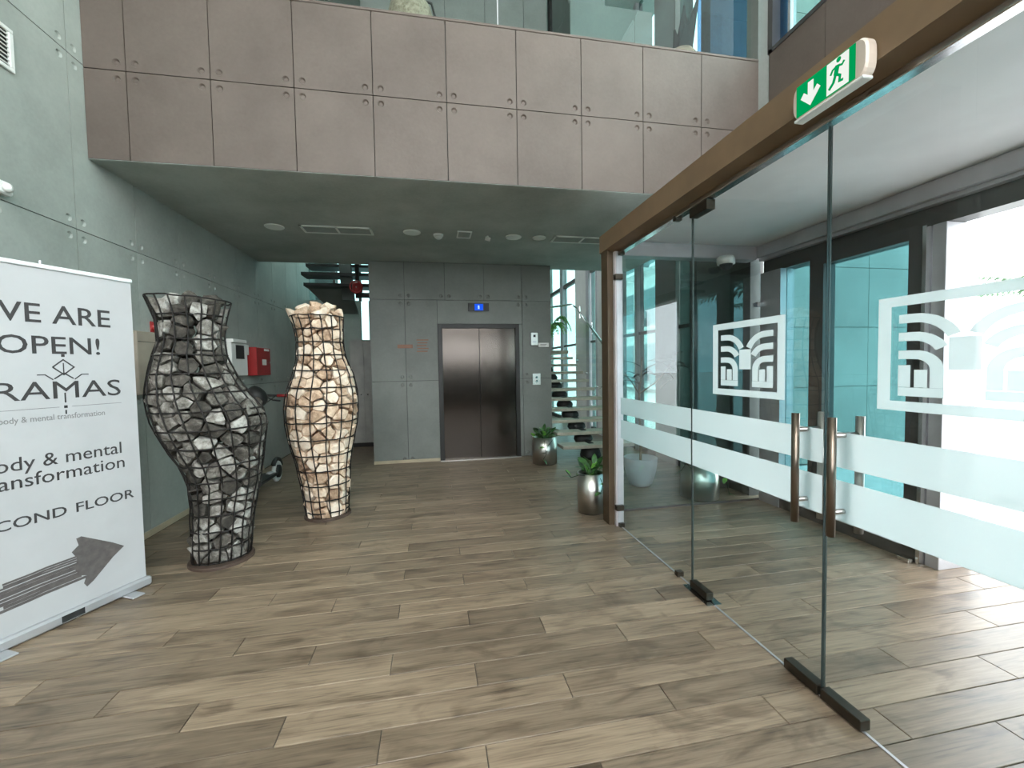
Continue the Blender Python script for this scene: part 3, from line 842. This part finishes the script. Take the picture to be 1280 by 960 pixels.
def clip(faces, n, d):
    new = []; cut = []
    for f in faces:
        o = []; m = len(f)
        for i in range(m):
            a, b = f[i], f[(i+1) % m]; da = n.dot(a)-d; db = n.dot(b)-d
            if da <= 0: o.append(a)
            if (da < 0 < db) or (db < 0 < da):
                p = a+(b-a)*(da/(da-db)); o.append(p); cut.append(p)
        if len(o) >= 3: new.append(o)
    if len(cut) >= 3:
        c = sum(cut, Vector())/len(cut); u = n.orthogonal().normalized(); v = n.cross(u)
        cut.sort(key=lambda p: math.atan2((p-c).dot(v), (p-c).dot(u)))
        cap = [cut[0]]
        for p in cut[1:]:
            if (p-cap[-1]).length > 1e-5: cap.append(p)
        if len(cap) >= 3: new.append(cap)
    return new


def interp(rows, z):
    if z >= rows[0][0]: return rows[0][1:]
    for a, b in zip(rows, rows[1:]):
        if a[0] >= z >= b[0]:
            t = (a[0]-z)/(a[0]-b[0]); t = t
            return [a[i]+(b[i]-a[i])*t for i in (1, 2)]
    return rows[-1][1:]


def vase(name, label, loc, rows, depth, smat, dmin, hoops, rods, seed, mouth_tilt=0., disc=.225, ztop=2.0, slope=0.):
    rnd = random.Random(seed)
    ang = math.atan2(-loc[0], loc[1])        # local X is square to the sight line
    t = thing(name, label, 'vase', loc, ang)
    def surf(z, th, k=1.0):
        l, r = interp(rows, z); c = (l+r)/2; h = (r-l)/2
        return Vector((c+h*k*cos(th), h*depth*k*sin(th), z))
    def norm(z, th):
        a = surf(z, th+.02)-surf(z, th-.02); b = surf(z+.02, th)-surf(z-.02, th)
        n = a.cross(b).normalized()
        return n
    z0 = .03; seeds = []
    for tries in range(9000):
        z = rnd.uniform(z0+.03, ztop+.02); th = rnd.uniform(0, 2*pi)
        p = surf(z, th, .84)
        q = Vector((p.x, p.y, p.z*1.15))
        dm = dmin*(1.0 if rnd.random() < .6 else .8)
        if all((q-Vector((s[0].x, s[0].y, s[0].z*1.15))).length > dm for s in seeds):
            seeds.append((p, z, th))
    nsurf = len(seeds)
    for tries in range(300):                 # stones heaped in the mouth
        th = rnd.uniform(0, 2*pi); k = rnd.uniform(0, .62)
        p = surf(ztop, th, k); p.z = ztop + .01 + .03*(1-k) + rnd.uniform(-.01, .05)
        if all((p-s[0]).length > dmin*.85 for s in seeds): seeds.append((p, None, None))
    seedp = [s[0] for s in seeds]
    for i, (p, z, th) in enumerate(seeds):
        R = .16
        fs = [[Vector(q) for q in f] for f in (
            [(-R, -R, -R), (-R, R, -R), (R, R, -R), (R, -R, -R)], [(-R, -R, R), (R, -R, R), (R, R, R), (-R, R, R)],
            [(-R, -R, -R), (R, -R, -R), (R, -R, R), (-R, -R, R)], [(-R, R, -R), (-R, R, R), (R, R, R), (R, R, -R)],
            [(-R, -R, -R), (-R, -R, R), (-R, R, R), (-R, R, -R)], [(R, -R, -R), (R, R, -R), (R, R, R), (R, -R, R)])]
        near = sorted((q for q in seedp if q is not p and (q-p).length < .36), key=lambda q: (q-p).length)[:22]
        for q in near:
            d = (q-p); L = d.length; nn = d/L
            fs = clip(fs, nn, L/2-rnd.uniform(.001, .014))
        if z is not None:
            n = norm(z, th)
            if n.dot(surf(z, th)-surf(z, th, .5)) < 0: n = -n
            sp_ = surf(z, th)
            off = (sp_-p).dot(n)
            fs = clip(fs, n, off+rnd.uniform(-.012, .004))
            fs = clip(fs, -n, .09)
            for k in range(4):               # chipped facets
                tt = (n+Vector((rnd.uniform(-1, 1), rnd.uniform(-1, 1), rnd.uniform(-1, 1)))*.75).normalized()
                fs = clip(fs, tt, off*.9+rnd.uniform(.004, .03))
        else:
            for k in range(7):
                tt = Vector((rnd.uniform(-1, 1), rnd.uniform(-1, 1), rnd.uniform(.1, 1))).normalized()
                fs = clip(fs, tt, rnd.uniform(.05, .075))
            fs = clip(fs, Vector((0, 0, -1)), .08)
        fs = clip(fs, Vector((0, 0, -1)), p.z-.022)
        if z is not None and z > ztop-.2: fs = clip(fs, Vector((rnd.uniform(-.5, .5), rnd.uniform(-.5, .5), 1)).normalized(), ztop+rnd.uniform(.0, .05)-p.z)
        if len(fs) < 4: continue
        bm = bmesh.new()
        for f in fs:
            try: bm.faces.new([bm.verts.new(v) for v in f])
            except Exception: pass
        bmesh.ops.remove_doubles(bm, verts=bm.verts[:], dist=.004)
        bmesh.ops.dissolve_degenerate(bm, edges=bm.edges[:], dist=.002)
        try: bmesh.ops.bevel(bm, geom=bm.edges[:], offset=.007, segments=1, affect='EDGES', clamp_overlap=True)
        except Exception: pass
        bmesh.ops.triangulate(bm, faces=bm.faces[:])
        es_ = [e for e in bm.edges if e.calc_length() > .035]
        if es_: bmesh.ops.subdivide_edges(bm, edges=es_, cuts=1)
        bmesh.ops.triangulate(bm, faces=bm.faces[:])
        for v in bm.verts:
            w_ = (v.co+p)*22
            v.co += Vector((noise.noise(w_), noise.noise(w_+Vector((9, 0, 0))), noise.noise(w_+Vector((0, 9, 0)))))*.010
        o = fin('stone', bm, smat, t); o.location = p
    # wire cage
    K = 1.02
    def cz(z, th):   # hoops tilt a little, mouth more
        return z
    for (z, tl) in hoops:
        pts = []
        for k in range(36):
            th = 2*pi*k/36; p = surf(z, th, K); p = Vector((p.x*1.0, p.y, z + tl*cos(th) + rnd.uniform(-.004, .004)))
            if tl: 
                q = surf(min(p.z, rows[0][0]), th, K); p.x, p.y = q.x, q.y
            p.x += rnd.uniform(-.003, .003); pts.append(p)
        mk('wire_hoop', *tube(pts, .0062, True, 6), 'wire', t, True)
    for k in range(rods):
        th = 2*pi*(k+.5)/rods; pts = []
        zt = hoops[0][0]+hoops[0][1]*cos(th)
        for i in range(25):
            z = .025+(zt-.025)*i/24; q = surf(z, th, K+.012); pts.append(Vector((q.x+rnd.uniform(-.003, .003), q.y, z)))
        mk('wire_rod', *tube(pts, .0058, False, 6), 'wire', t, True)
    l, r = rows[-1][1:]
    mk('base_disc', *lathe([(disc, 0), (disc, .018), (disc-.006, .024)], 40, (l+r)/2, 0), 'rust', t)
    return t, len(seeds)


rows_d = [(2.06, -.39, .135), (1.93, -.34, .10), (1.75, -.323, .078), (1.61, -.364, .094), (1.47, -.397, .147), (1.31, -.411, .24), (1.19, -.398, .325), (1.09, -.375, .346),
          (.99, -.333, .336), (.89, -.29, .321), (.76, -.225, .305), (.63, -.19, .288), (.44, -.18, .247), (.25, -.186, .217), (.02, -.19, .195)]
va, n1 = vase('stone_vase', 'tall lopsided vase of dark grey stones in a wire cage', (-1.72, 3.66, 0), rows_d, .80, 'stone_d', .118,
              [(2.055, -.012), (1.93, 0), (1.75, 0), (1.63, 0), (1.49, 0), (1.35, 0), (1.21, 0), (1.07, 0), (.93, 0), (.79, 0), (.66, 0), (.53, 0), (.40, 0), (.27, 0), (.14, 0), (.03, 0)], 17, 3, ztop=1.97)
rows_l = [(2.06, -.278, .215), (1.91, -.235, .212), (1.77, -.223, .207), (1.63, -.228, .226), (1.46, -.269, .291), (1.28, -.331, .325), (1.11, -.355, .328), (.95, -.349, .315), (.78, -.323, .278),
          (.57, -.27, .240), (.36, -.233, .226), (.15, -.207, .212), (.02, -.19, .206)]
vb, n2 = vase('stone_vase', 'tall slim vase of cream stones in a wire cage', (-1.137, 4.55, 0), rows_l, .92, 'stone_l', .118,
              [(2.04, 0), (1.91, 0), (1.78, 0), (1.65, 0), (1.50, 0), (1.33, 0), (1.16, 0), (.99, 0), (.82, 0), (.66, 0), (.50, 0), (.35, 0), (.20, 0), (.07, 0)], 15, 11, ztop=2.05)
va['group'] = vb['group'] = 'stone filled wire vases'

# ------------------------------------------------------------------ ROLL-UP BANNER
bn = thing('rollup_banner', 'white roll-up banner with grey lettering and a brushed arrow', 'banner')
bn.matrix_world = Matrix(((.438, 0, .899, -2.426), (.899, 0, -.438, 2.540), (0, 1, 0, 0), (0, 0, 0, 1)))
# local: x right (0..0.88), y up, z towards the viewer
vs_ = box('vinyl_sheet', (.0, .06, -.001), (.865, 2.125, .0), 'vinyl', bn)
M['top'] = plain('white_bar', (.80, .82, .82), .3)
box('top_bar', (-.005, 2.12, -.012), (.87, 2.145, .012), 'top', bn, .004)
box('cassette', (-.02, .004, -.07), (.885, .068, .035), 'alu', bn, .012)
box('maker_label', (.39, .018, .0348), (.50, .056, .036), 'blackp', bn)
for x in (.09, .70):
    box('foot', (x, .001, -.14), (x+.075, .012, .13), 'alu', bn, .004)
mk('support_pole', *tube([(.42, .06, -.03), (.42, 2.17, -.02)], .008), 'alu', bn)
S = .88
text('lettering', 'WE ARE', S-.735, S-.145, 1.805, .115, 'ink', vs_, bold=.006)
text('lettering', 'OPEN!', S-.67, S-.209, 1.625, .108, 'ink', vs_, bold=.006)
text('lettering', 'RAMAS', S-.69, S-.107, 1.357, .110, 'ink', vs_, bold=.0)
text('lettering', 'body & mental transformation', S-.68, S-.202, 1.232, .036, 'ink2', vs_)
text('lettering', 'body & mental', S-.76, S-.121, .967, .080, 'ink', vs_, bold=.002)
text('lettering', 'transformation', S-.785, S-.108, .868, .080, 'ink', vs_, bold=.002)
text('lettering', 'SECOND', S-.82, S-.42, .648, .060, 'ink', vs_, bold=.008)
text('lettering', 'FLOOR', S-.375, S-.062, .648, .060, 'ink', vs_, bold=.008)
em = []
cx0 = S-.395
em += [strip([(cx0-.05, 1.545), (cx0, 1.59), (cx0+.05, 1.545), (cx0, 1.50), (cx0-.05, 1.545)], .007), strip([(cx0, 1.51), (cx0, 1.57)], .005),
       strip([(cx0-.045, 1.475), (cx0, 1.51), (cx0+.045, 1.475)], .007), strip([(cx0-.12, 1.50), (cx0-.085, 1.50), (cx0-.05, 1.47)], .006), strip([(cx0+.12, 1.50), (cx0+.085, 1.50), (cx0+.05, 1.47)], .006),
       strip([(cx0, 1.39), (cx0, 1.33)], .007), strip([(cx0-.008, 1.305), (cx0+.008, 1.305)], .016), strip([(cx0, 1.285), (cx0, 1.26)], .007), strip([(cx0-.008, 1.615), (cx0+.008, 1.615)], .016)]
mk('line_motif', *join(em), 'ink', vs_)
mk('rule_line', *join([strip([(S-.72, 1.305), (cx0-.03, 1.305)], .003), strip([(cx0+.03, 1.305), (S-.107, 1.305)], .003)]), 'ink2', vs_)
# brushed arrow: head and a shaft of separate brush strokes
rnd = random.Random(5); ar = []
hp = [(S-.385, .485), (S-.36, .49), (S-.20, .385), (S-.137, .335), (S-.20, .29), (S-.31, .185), (S-.345, .162), (S-.36, .19), (S-.345, .235), (S-.38, .25), (S-.40, .30), (S-.385, .36), (S-.41, .41), (S-.375, .44)]
me_v = [(x, y, .0018) for x, y in hp]; ar.append((me_v, [tuple(range(len(hp)-1, -1, -1))]))
y = .225
while y < .372:
    h = rnd.uniform(.008, .02); a = S-.80+rnd.uniform(0, .10); b = S-.36+rnd.uniform(-.01, .02)
    ar.append(strip([(a, y-.014), (a+.12, y-.008), ((a+b)/2, y-.002), (b, y+.002)], h)); y += h+rnd.uniform(-.001, .004)
M['arrow'] = plain('arrow_ink', (.115, .098, .095), .6, noise_amt=.1, scale=30)
mk('brushed_arrow', *join(ar), 'arrow', vs_)

# ------------------------------------------------------------------ LEFT WALL FITTINGS
bo = thing('wall_board', 'plain beige box mounted on the wall behind the dark vase', 'box', (XL, 4.36, 1.59))
box('board', (.0, -.17, -.28), (.06, .17, .285), 'beige', bo, .005)
box('lid_line', (.06, -.16, .19), (.062, .16, .194), 'joint', bo)
ab = thing('alarm_sounder', 'small red alarm sounder above the beige box', 'alarm', (XL, 4.52, 1.935))
mk('dome', *lathe([(.045, 0), (.045, .02), (.03, .05), (.0001, .06)], 18), 'red', ab, True).matrix_basis = Matrix.Rotation(pi/2, 4, 'Y')
box('base', (0, -.05, -.05), (.012, .05, .05), 'red', ab, .003)
it = thing('access_terminal', 'white wall terminal with dark screen beside the red box', 'terminal', (XL, 6.14, 1.68))
box('housing', (0, -.23, -.235), (.06, .23, .20), 'white', it, .008)
box('hood', (0, -.23, .20), (.085, .16, .245), 'white', it, .006)
box('screen', (.058, -.11, -.01), (.063, .13, .17), 'blackp', it)
box('side_reader', (0, .235, .05), (.05, .31, .19), 'white', it, .005)
rb = thing('fire_alarm_box', 'red fire alarm box with white label on left wall', 'alarm box', (XL, 6.74, 1.645))
box('body', (0, -.25, -.205), (.13, .25, .20), 'red', rb, .006)
box('label', (.13, -.06, -.055), (.132, .09, .03), 'white', rb)
box('top_label', (.13, .02, .155), (.132, .2, .185), 'white', rb)
box('latch', (.13, .20, -.03), (.138, .22, .0), 'chrome', rb)
vg = thing('wall_vent', 'white louvred air grille high on the left wall', 'air vent', (XL, 3.05, 3.565))
for a, b in (((-.23, -.135), (.23, -.11)), ((-.23, .11), (.23, .135)), ((-.23, -.11), (-.20, .11)), ((.20, -.11), (.23, .11))):
    box('frame', (0, a[0], a[1]), (.018, b[0], b[1]), 'white', vg, .003)
box('back', (.0, -.2, -.11), (.003, .2, .11), 'blackp', vg)
for k in range(8):
    z = -.10+k*.0265
    V, F = bx((.004, -.2, -.003), (.016, .2, .003)); o = mk('louvre', V, F, 'white', vg); o.location = (0, 0, z+.008); o.rotation_euler = (0, radians(25), 0)
ms = thing('motion_sensor', 'small white sensor on left wall above the banner', 'sensor', (XL, 3.13, 2.66))
box('body', (0, -.05, -.045), (.05, .05, .035), 'white', ms, .01)
mk('eye', *lathe([(.03, 0), (.025, .02), (.0001, .03)], 16), 'white', ms, True).matrix_basis = Matrix.Translation((.05, 0, -.005)) @ Matrix.Rotation(pi/2, 4, 'Y')

# ------------------------------------------------------------------ SCOOTER behind the dark vase
so = thing('kick_scooter', 'black scooter with white tyres parked behind the dark vase', 'scooter', (-2.17, 5.7, 0))
for (x, y) in ((.03, .38), (-.06, -.45)):
    wv = []
    mk('tyre', *tube([(x, y+.118*cos(2*pi*k/24), .146+.118*sin(2*pi*k/24)) for k in range(24)], .026, True, 8), 'tyre', so, True)
    mk('hub', *tube([(x-.035, y, .146), (x+.035, y, .146)], .085, n=18), 'blackp', so, True)
mk('fender', *tube([(.03, .38+.16*cos(radians(a)), .146+.165*sin(radians(a))) for a in range(20, 150, 12)], .03, n=6), 'black', so, True)
box('deck', (-.10, -.30, .12), (.09, .25, .16), 'black', so, .012)
mk('fork', *tube([(.03, .38, .146), (.02, .26, .15), (.0, .15, .16)], .03), 'alu', so, True)
mk('stem', *tube([(-.06, -.45, .15), (-.05, -.40, .35), (.05, -.33, 1.20)], .024, n=10), 'alu', so, True)
hbr = mk('handlebar', *tube([(-.12, -.32, 1.20), (.05, -.33, 1.22), (.42, -.34, 1.205)], .014, n=8), 'black', so, True)
mk('brake_cable', *tube([(.30, -.36, 1.20), (.24, -.42, 1.14), (.15, -.40, 1.12), (.08, -.34, 1.10)], .006), 'black', so, True)
mk('brake_lever', *tube([(.20, -.36, 1.20), (.30, -.42, 1.16), (.38, -.43, 1.15)], .010), 'black', hbr, True)
mk('grip', *tube([(.32, -.34, 1.208), (.46, -.342, 1.203)], .019, n=8), 'red', hbr, True)
hb = bmesh.new(); bmesh.ops.create_icosphere(hb, subdivisions=3, radius=1)
for v in hb.verts:
    v.co = Vector((v.co.x*.135, v.co.y*.10, v.co.z*.125 - .03*abs(v.co.x)))
hm = fin('seat_bag', hb, 'blackp', so, True); hm.location = (.10, -.40, 1.21)

# ------------------------------------------------------------------ PLANTS AND PLANTERS


def leaf_mesh(name, L, Wd, mat, fold=.2, droop=.25):
    V = []; F = []; n = 6
    for i in range(n+1):
        t = i/n; w_ = Wd*math.sin(pi*min(1, t*.93+.07))**.8*(1-.25*t); z = -droop*L*t*t
        V += [(t*L, -w_, z+fold*w_), (t*L, 0, z), (t*L, w_, z+fold*w_)]
    for i in range(n):
        a = i*3; F += [(a, a+1, a+4, a+3), (a+1, a+2, a+5, a+4)]
    V2 = [(x, y, z-.0015) for x, y, z in V]; m_ = len(V)
    F2 = [tuple(i+m_ for i in reversed(f)) for f in F]
    me = bpy.data.meshes.new(name); me.from_pydata(V+V2, [], F+F2); me.update(); me.materials.append(M[mat])
    me.polygons.foreach_set('use_smooth', [True]*len(me.polygons))
    return me


LM = {'p': leaf_mesh('leaf', .13, .038, 'leaf'), 'pl': leaf_mesh('leaf', .10, .035, 'leafl'), 'long': leaf_mesh('leaf', .36, .036, 'leafd', .3, .5), 'pale': leaf_mesh('leaf', .11, .035, 'leafl')}


def put_leaf(par, kind, p, az, el, s=1, roll=0):
    o = lk('leaf', LM[kind], par)
    o.matrix_basis = Matrix.Translation(p) @ Matrix.Rotation(az, 4, 'Z') @ Matrix.Rotation(-el, 4, 'Y') @ Matrix.Rotation(roll, 4, 'X') @ Matrix.Diagonal((s, s, s, 1))
    return o


def planter(x, y, r, h, lab, plab, leaves, seed, trail=()):
    t = thing('steel_planter', lab, 'planter', (x, y, 0), group='brushed steel planters')
    mk('shell', *lathe([(r-.012, 0.012), (r, .012), (r, h), (r-.010, h), (r-.010, h-.05), (.0001, h-.05)], 40), 'steel_h', t, False)
    t.children[0].data.polygons.foreach_set('use_smooth', [abs(p.normal.z) < .5 for p in t.children[0].data.polygons])
    mk('plinth', *lathe([(r-.02, 0), (r-.02, .014)], 32), 'blackp', t)
    mk('soil', *lathe([(.0001, h-.03), (r-.012, h-.035)], 24), 'soil', t)
    pl = thing('pothos_plant', plab, 'plant', (x, y, h-.03), group='leafy plants in steel planters')
    rn = random.Random(seed)
    for k in range(leaves):
        az = rn.uniform(0, 2*pi); rr = r*rn.uniform(.1, .85); el = rn.uniform(.2, 1.2)
        zt = rn.uniform(.02, .13); p0 = Vector((rr*.5*cos(az), rr*.5*sin(az), 0)); p1 = Vector((rr*cos(az), rr*sin(az), zt))
        mk('stalk', *tube([p0, (p0+p1)/2+Vector((0, 0, .02)), p1], .003, n=5), 'leaf', pl)
        put_leaf(pl, 'p' if rn.random() < .75 else 'pl', p1, az+rn.uniform(-.7, .7), el, rn.uniform(.7, 1.1), rn.uniform(-.6, .6))
    for pts in trail:
        mk('vine', *tube(pts, .0035, n=5), 'leafd', pl, True)
        for q in pts[1:]:
            put_leaf(pl, 'pl' if rn.random() < .5 else 'p', Vector(q), rn.uniform(0, 6.28), rn.uniform(-.8, .3), .8, rn.uniform(-.5, .5))
    return t


planter(1.545, 4.02, .135, .41, 'steel planter standing in front of the brown portal post', 'dark leafy pothos spilling beside the brown post', 26, 1,
        [[(-.08, -.08, .02), (-.17, -.12, .04), (-.25, -.12, .02), (-.30, -.10, .09)], [(.05, -.11, .01), (.06, -.17, -.06), (.03, -.19, -.13)]])
planter(1.64, 6.22, .19, .42, 'steel planter standing right of the lift doors', 'low leafy plant in the planter by the lift', 30, 2,
        [[(-.05, -.17, .02), (-.06, -.22, -.10), (-.03, -.22, -.2), (-.08, -.22, -.28)], [(.1, -.17, .02), (-.0, -.215, -.08)]])
planter(2.90, 4.19, .20, .38, 'steel planter behind the vestibule back screen', 'trailing plant in the planter behind the glass', 16, 3,
        [[(-.12, -.1, .03), (-.24, -.1, .06), (-.28, -.08, -.02)], [(.15, -.1, .03), (.24, -.12, -.12), (.27, -.14, -.3)]])
# pale ceramic pot
po = thing('ceramic_pot', 'pale ribbed ceramic pot seen through the fixed glass pane', 'pot', (2.49, 4.78, 0))
pr = [(.11, 0), (.125, .02)]
for k in range(12):
    z = .03+k*.025; rb_ = .125+.072*math.sin(min(1, z/.30)*pi/2)
    pr += [(rb_, z), (rb_+.004, z+.0125)]
pr += [(.20, .335), (.208, .345), (.20, .355), (.182, .35), (.175, .30), (.0001, .29)]
mk('pot_body', *lathe(pr, 40), 'pot', po, True)
tr = thing('potted_tree', 'thin tree with long dark leaves growing in the ceramic pot', 'plant', (2.49, 4.78, .29))
mk('trunk', *tube([(0, 0, 0), (.01, 0, .3), (-.01, .02, .7), (.01, .03, 1.0)], .016, n=8), 'bark', tr, True)
rn = random.Random(9)
for bpt, cen in (((-.20, .05, 1.12), 9), ((.42, -.05, 1.24), 11), ((.05, .05, 1.3), 6)):
    mk('branch', *tube([(.0, .02, .85), (bpt[0]*.5, bpt[1]*.5, 1.0), bpt], .009, n=6), 'bark', tr, True)
    for k in range(cen):
        put_leaf(tr, 'long', Vector(bpt)+Vector((0, 0, rn.uniform(-.25, .05))), rn.uniform(0, 6.28), rn.uniform(.0, .9), rn.uniform(.6, 1.0), rn.uniform(-.3, .3))
# fresh palm on the stair landing
gp = thing('areca_palm', 'bright green feathery palm on the stair landing', 'plant', (2.66, 9.72, 1.875))
mk('planter_pot', *lathe([(.12, 0), (.16, .3), (.15, .3), (.14, .27), (.0001, .26)], 24), 'pot', gp, True)


def frond(par, base, az, L, arch, n, mat, lw=.012, ll=.16):
    pts = []; V = []; F = []
    for i in range(n+1):
        t = i/n; r_ = L*t*(1-.15*t); z = arch*L*(t*1.15-1.05*t*t)
        pts.append(Vector(base)+Vector((cos(az)*r_, sin(az)*r_, z)))
    rib = tube(pts, .006, n=4); parts = [rib]
    sd_ = Vector((-sin(az), cos(az), 0))
    for i in range(2, n+1):
        p = pts[i]; tg = (pts[i]-pts[i-1]).normalized(); l_ = ll*math.sin(pi*min(.98, .15+.8*i/n))
        for s in (-1, 1):
            tip = p+sd_*(s*l_*.8)+tg*l_*.5+Vector((0, 0, -l_*.35)); m_ = (p+tip)/2+Vector((0, 0, l_*.10)); w_ = tg*lw
            parts.append(([p-w_*.4, m_-w_, tip, m_+w_, p+w_*.4], [(0, 1, 2, 3, 4)]))
    return mk('frond', *join(parts), mat, par)


rn = random.Random(4)
for k in range(13):
    frond(gp, (0, 0, .28), rn.uniform(0, 6.28), rn.uniform(.5, .74), rn.uniform(1.6, 2.6), 12, 'leafl', .026, .19)

# ------------------------------------------------------------------ EXIT SIGN
ex = thing('exit_sign', 'green running man emergency exit sign on the brown beam', 'exit sign')
# local x runs to the viewer's right (-Y), y up (Z), z out of the wall (-X)
ex.matrix_world = Matrix(((0, 0, -1, 1.555), (-1, 0, 0, 1.405), (0, 1, 0, 2.580), (0, 0, 0, 1)))
hw, hh = .155, .070
out = []
for i in range(24):
    a = 2*pi*i/24; sx_ = (hw-.035)*(1 if cos(a) >= 0 else -1); out.append((sx_+.035*cos(a), hh*math.copysign(abs(sin(a))**.6, sin(a))))
bmx = bmesh.new(); A = [bmx.verts.new((x, y, 0)) for x, y in out]; B = [bmx.verts.new((x, y, .032)) for x, y in out]; Cc = [bmx.verts.new((x*.97, y*.92, .042)) for x, y in out]
for i in range(24):
    j = (i+1) % 24
    bmx.faces.new((A[i], A[j], B[j], B[i])); bmx.faces.new((B[i], B[j], Cc[j], Cc[i]))
bmx.faces.new(Cc); bmx.faces.new(A[::-1])
fin('housing', bmx, 'exitbody', ex)
gpn = box('green_panel', (-.132, -.062, .042), (.115, .062, .0445), 'green', ex)
wpn = box('white_panel', (.005, -.058, .0445), (.092, .058, .0455), 'exitw', ex)
box('lower_trim', (-.145, -.078, .0), (.145, -.066, .044), 'white', ex, .003)
# down arrow
mk('arrow', *join([strip([(-.065, .048), (-.065, -.01)], .024, .002), ([(-.11, .0, .002), (-.095, .018, .002), (-.065, -.012, .002), (-.035, .018, .002), (-.02, .0, .002), (-.065, -.048, .002)], [(5, 4, 3, 2, 1, 0)])]), 'exitw', gpn).location = (0, 0, .0445)
man = [strip([(.050, .030), (.043, -.002)], .017, .002), strip([(.043, .0), (.060, -.014), (.058, -.034), (.072, -.036)], .009, .002), strip([(.043, .0), (.034, -.026), (.016, -.042)], .010, .002),
       strip([(.050, .026), (.068, .020), (.076, .030)], .007, .002), strip([(.048, .028), (.030, .022), (.022, .008)], .007, .002)]
hd_ = [(.055+.0095*cos(2*pi*k/14), .046+.0095*sin(2*pi*k/14), .002) for k in range(14)]
mk('running_figure', *join(man+[(hd_, [tuple(range(14))])]), 'green', wpn).location = (0, 0, .0456)
# dome camera on the vestibule lintel
cc = thing('dome_camera', 'white dome security camera under the vestibule lintel', 'camera', (2.97, 3.86, 2.52))
mk('mount', *lathe([(.085, 0.0), (.085, .05), (.07, .08)], 24), 'white', cc, True)
mk('dome', *lathe([(.0001, -.06), (.035, -.052), (.058, -.03), (.064, 0)], 24), 'blackp', cc, True)
box('bracket', (-.04, 0, .03), (.04, .10, .085), 'white', cc, .004)

# ------------------------------------------------------------------ OUTSIDE
gd = box('ground_outside', (3.74, -60, -.25), (120, 120, -.02), 'paving')
tag(gd, 'pale sunlit paving outside the entrance', 'paving', kind='structure')
ow = thing('wall_outside', 'grey panel clad outer wall seen through the teal glass', 'wall', (0, 0, 0), kind='structure')
box('core', (3.75, 5.235, 0), (7.3, 5.4, 7.6), 'joint', ow)
xs_ = [3.75, 4.64, 5.52, 6.40, 7.28]; zs_ = [0, .252, 1.13, 2.007, 2.885, 3.76, 4.64, 5.52, 6.4, 7.6]
for i in range(4):
    for j in range(len(zs_)-1):
        panel(ow, xs_[i], 5.2, zs_[j], xs_[i+1]-xs_[i], zs_[j+1]-zs_[j], '', 'wall')


bo2 = thing('ground_light', 'low black ground light on the paving outside the doorway', 'light', (5.91, 3.34, -.02))
mk('base', *lathe([(.10, 0), (.10, .015), (.07, .02)], 20), 'black', bo2)
mk('head', *lathe([(.055, .02), (.055, .05), (.045, .055)], 20), 'black', bo2)


def palm(x, y, h, seed, lab):
    t = thing('palm_tree', lab, 'palm tree', (x, y, -.02), group='palm trees outside')
    rn = random.Random(seed)
    pts = [(rn.uniform(-.05, .05)*i/3, rn.uniform(-.05, .05)*i/3, h*i/8) for i in range(9)]
    mk('trunk', *tube(pts, .16, n=10, taper=[1.3, 1.1]+[1.]*5+[1.1, .9]), 'bark', t, False)
    for k in range(16):
        frond(t, (pts[-1][0], pts[-1][1], h-.05), 2*pi*k/16+rn.uniform(-.2, .2), rn.uniform(1.7, 2.3), rn.uniform(.1, 1.0), 18, 'leaf', .03, .42)


palm(7.2, .3, 2.9, 1, 'palm tree mirrored in the vestibule back screen')
palm(8.6, -2.0, 3.6, 2, 'taller palm tree further along the forecourt')
palm(13.5, 7.0, 3.0, 3, 'palm tree beyond the bright doorway')
bd = thing('apartment_block', 'white apartment block with balconies beyond the stair windows', 'building', (12, 17, -.02))
box('wall', (0, 0, 0), (9, 13, 13), 'ext', bd)
for fl_ in range(4):
    z = .4+fl_*3.1
    for k in range(4):
        wv = box('window', (-.04, .6+k*3.1, z+.2), (.0, 2.6+k*3.1, z+2.3), 'extwin', bd)
        s_ = box('balcony', (-1.1, .4+k*3.1, z-.12), (0, 2.9+k*3.1, z+.04), 'ext', bd)
        box('railing', (-1.1, .4+k*3.1, z+.04), (-1.07, 2.9+k*3.1, z+.95), 'extwin', s_)
    for k in range(3):
        box('window', (.6+k*2.8, -.04, z+.2), (2.4+k*2.8, 0, z+2.3), 'extwin', bd)
        box('balcony', (.4+k*2.8, -1.0, z-.12), (2.6+k*2.8, 0, z+.04), 'ext', bd)
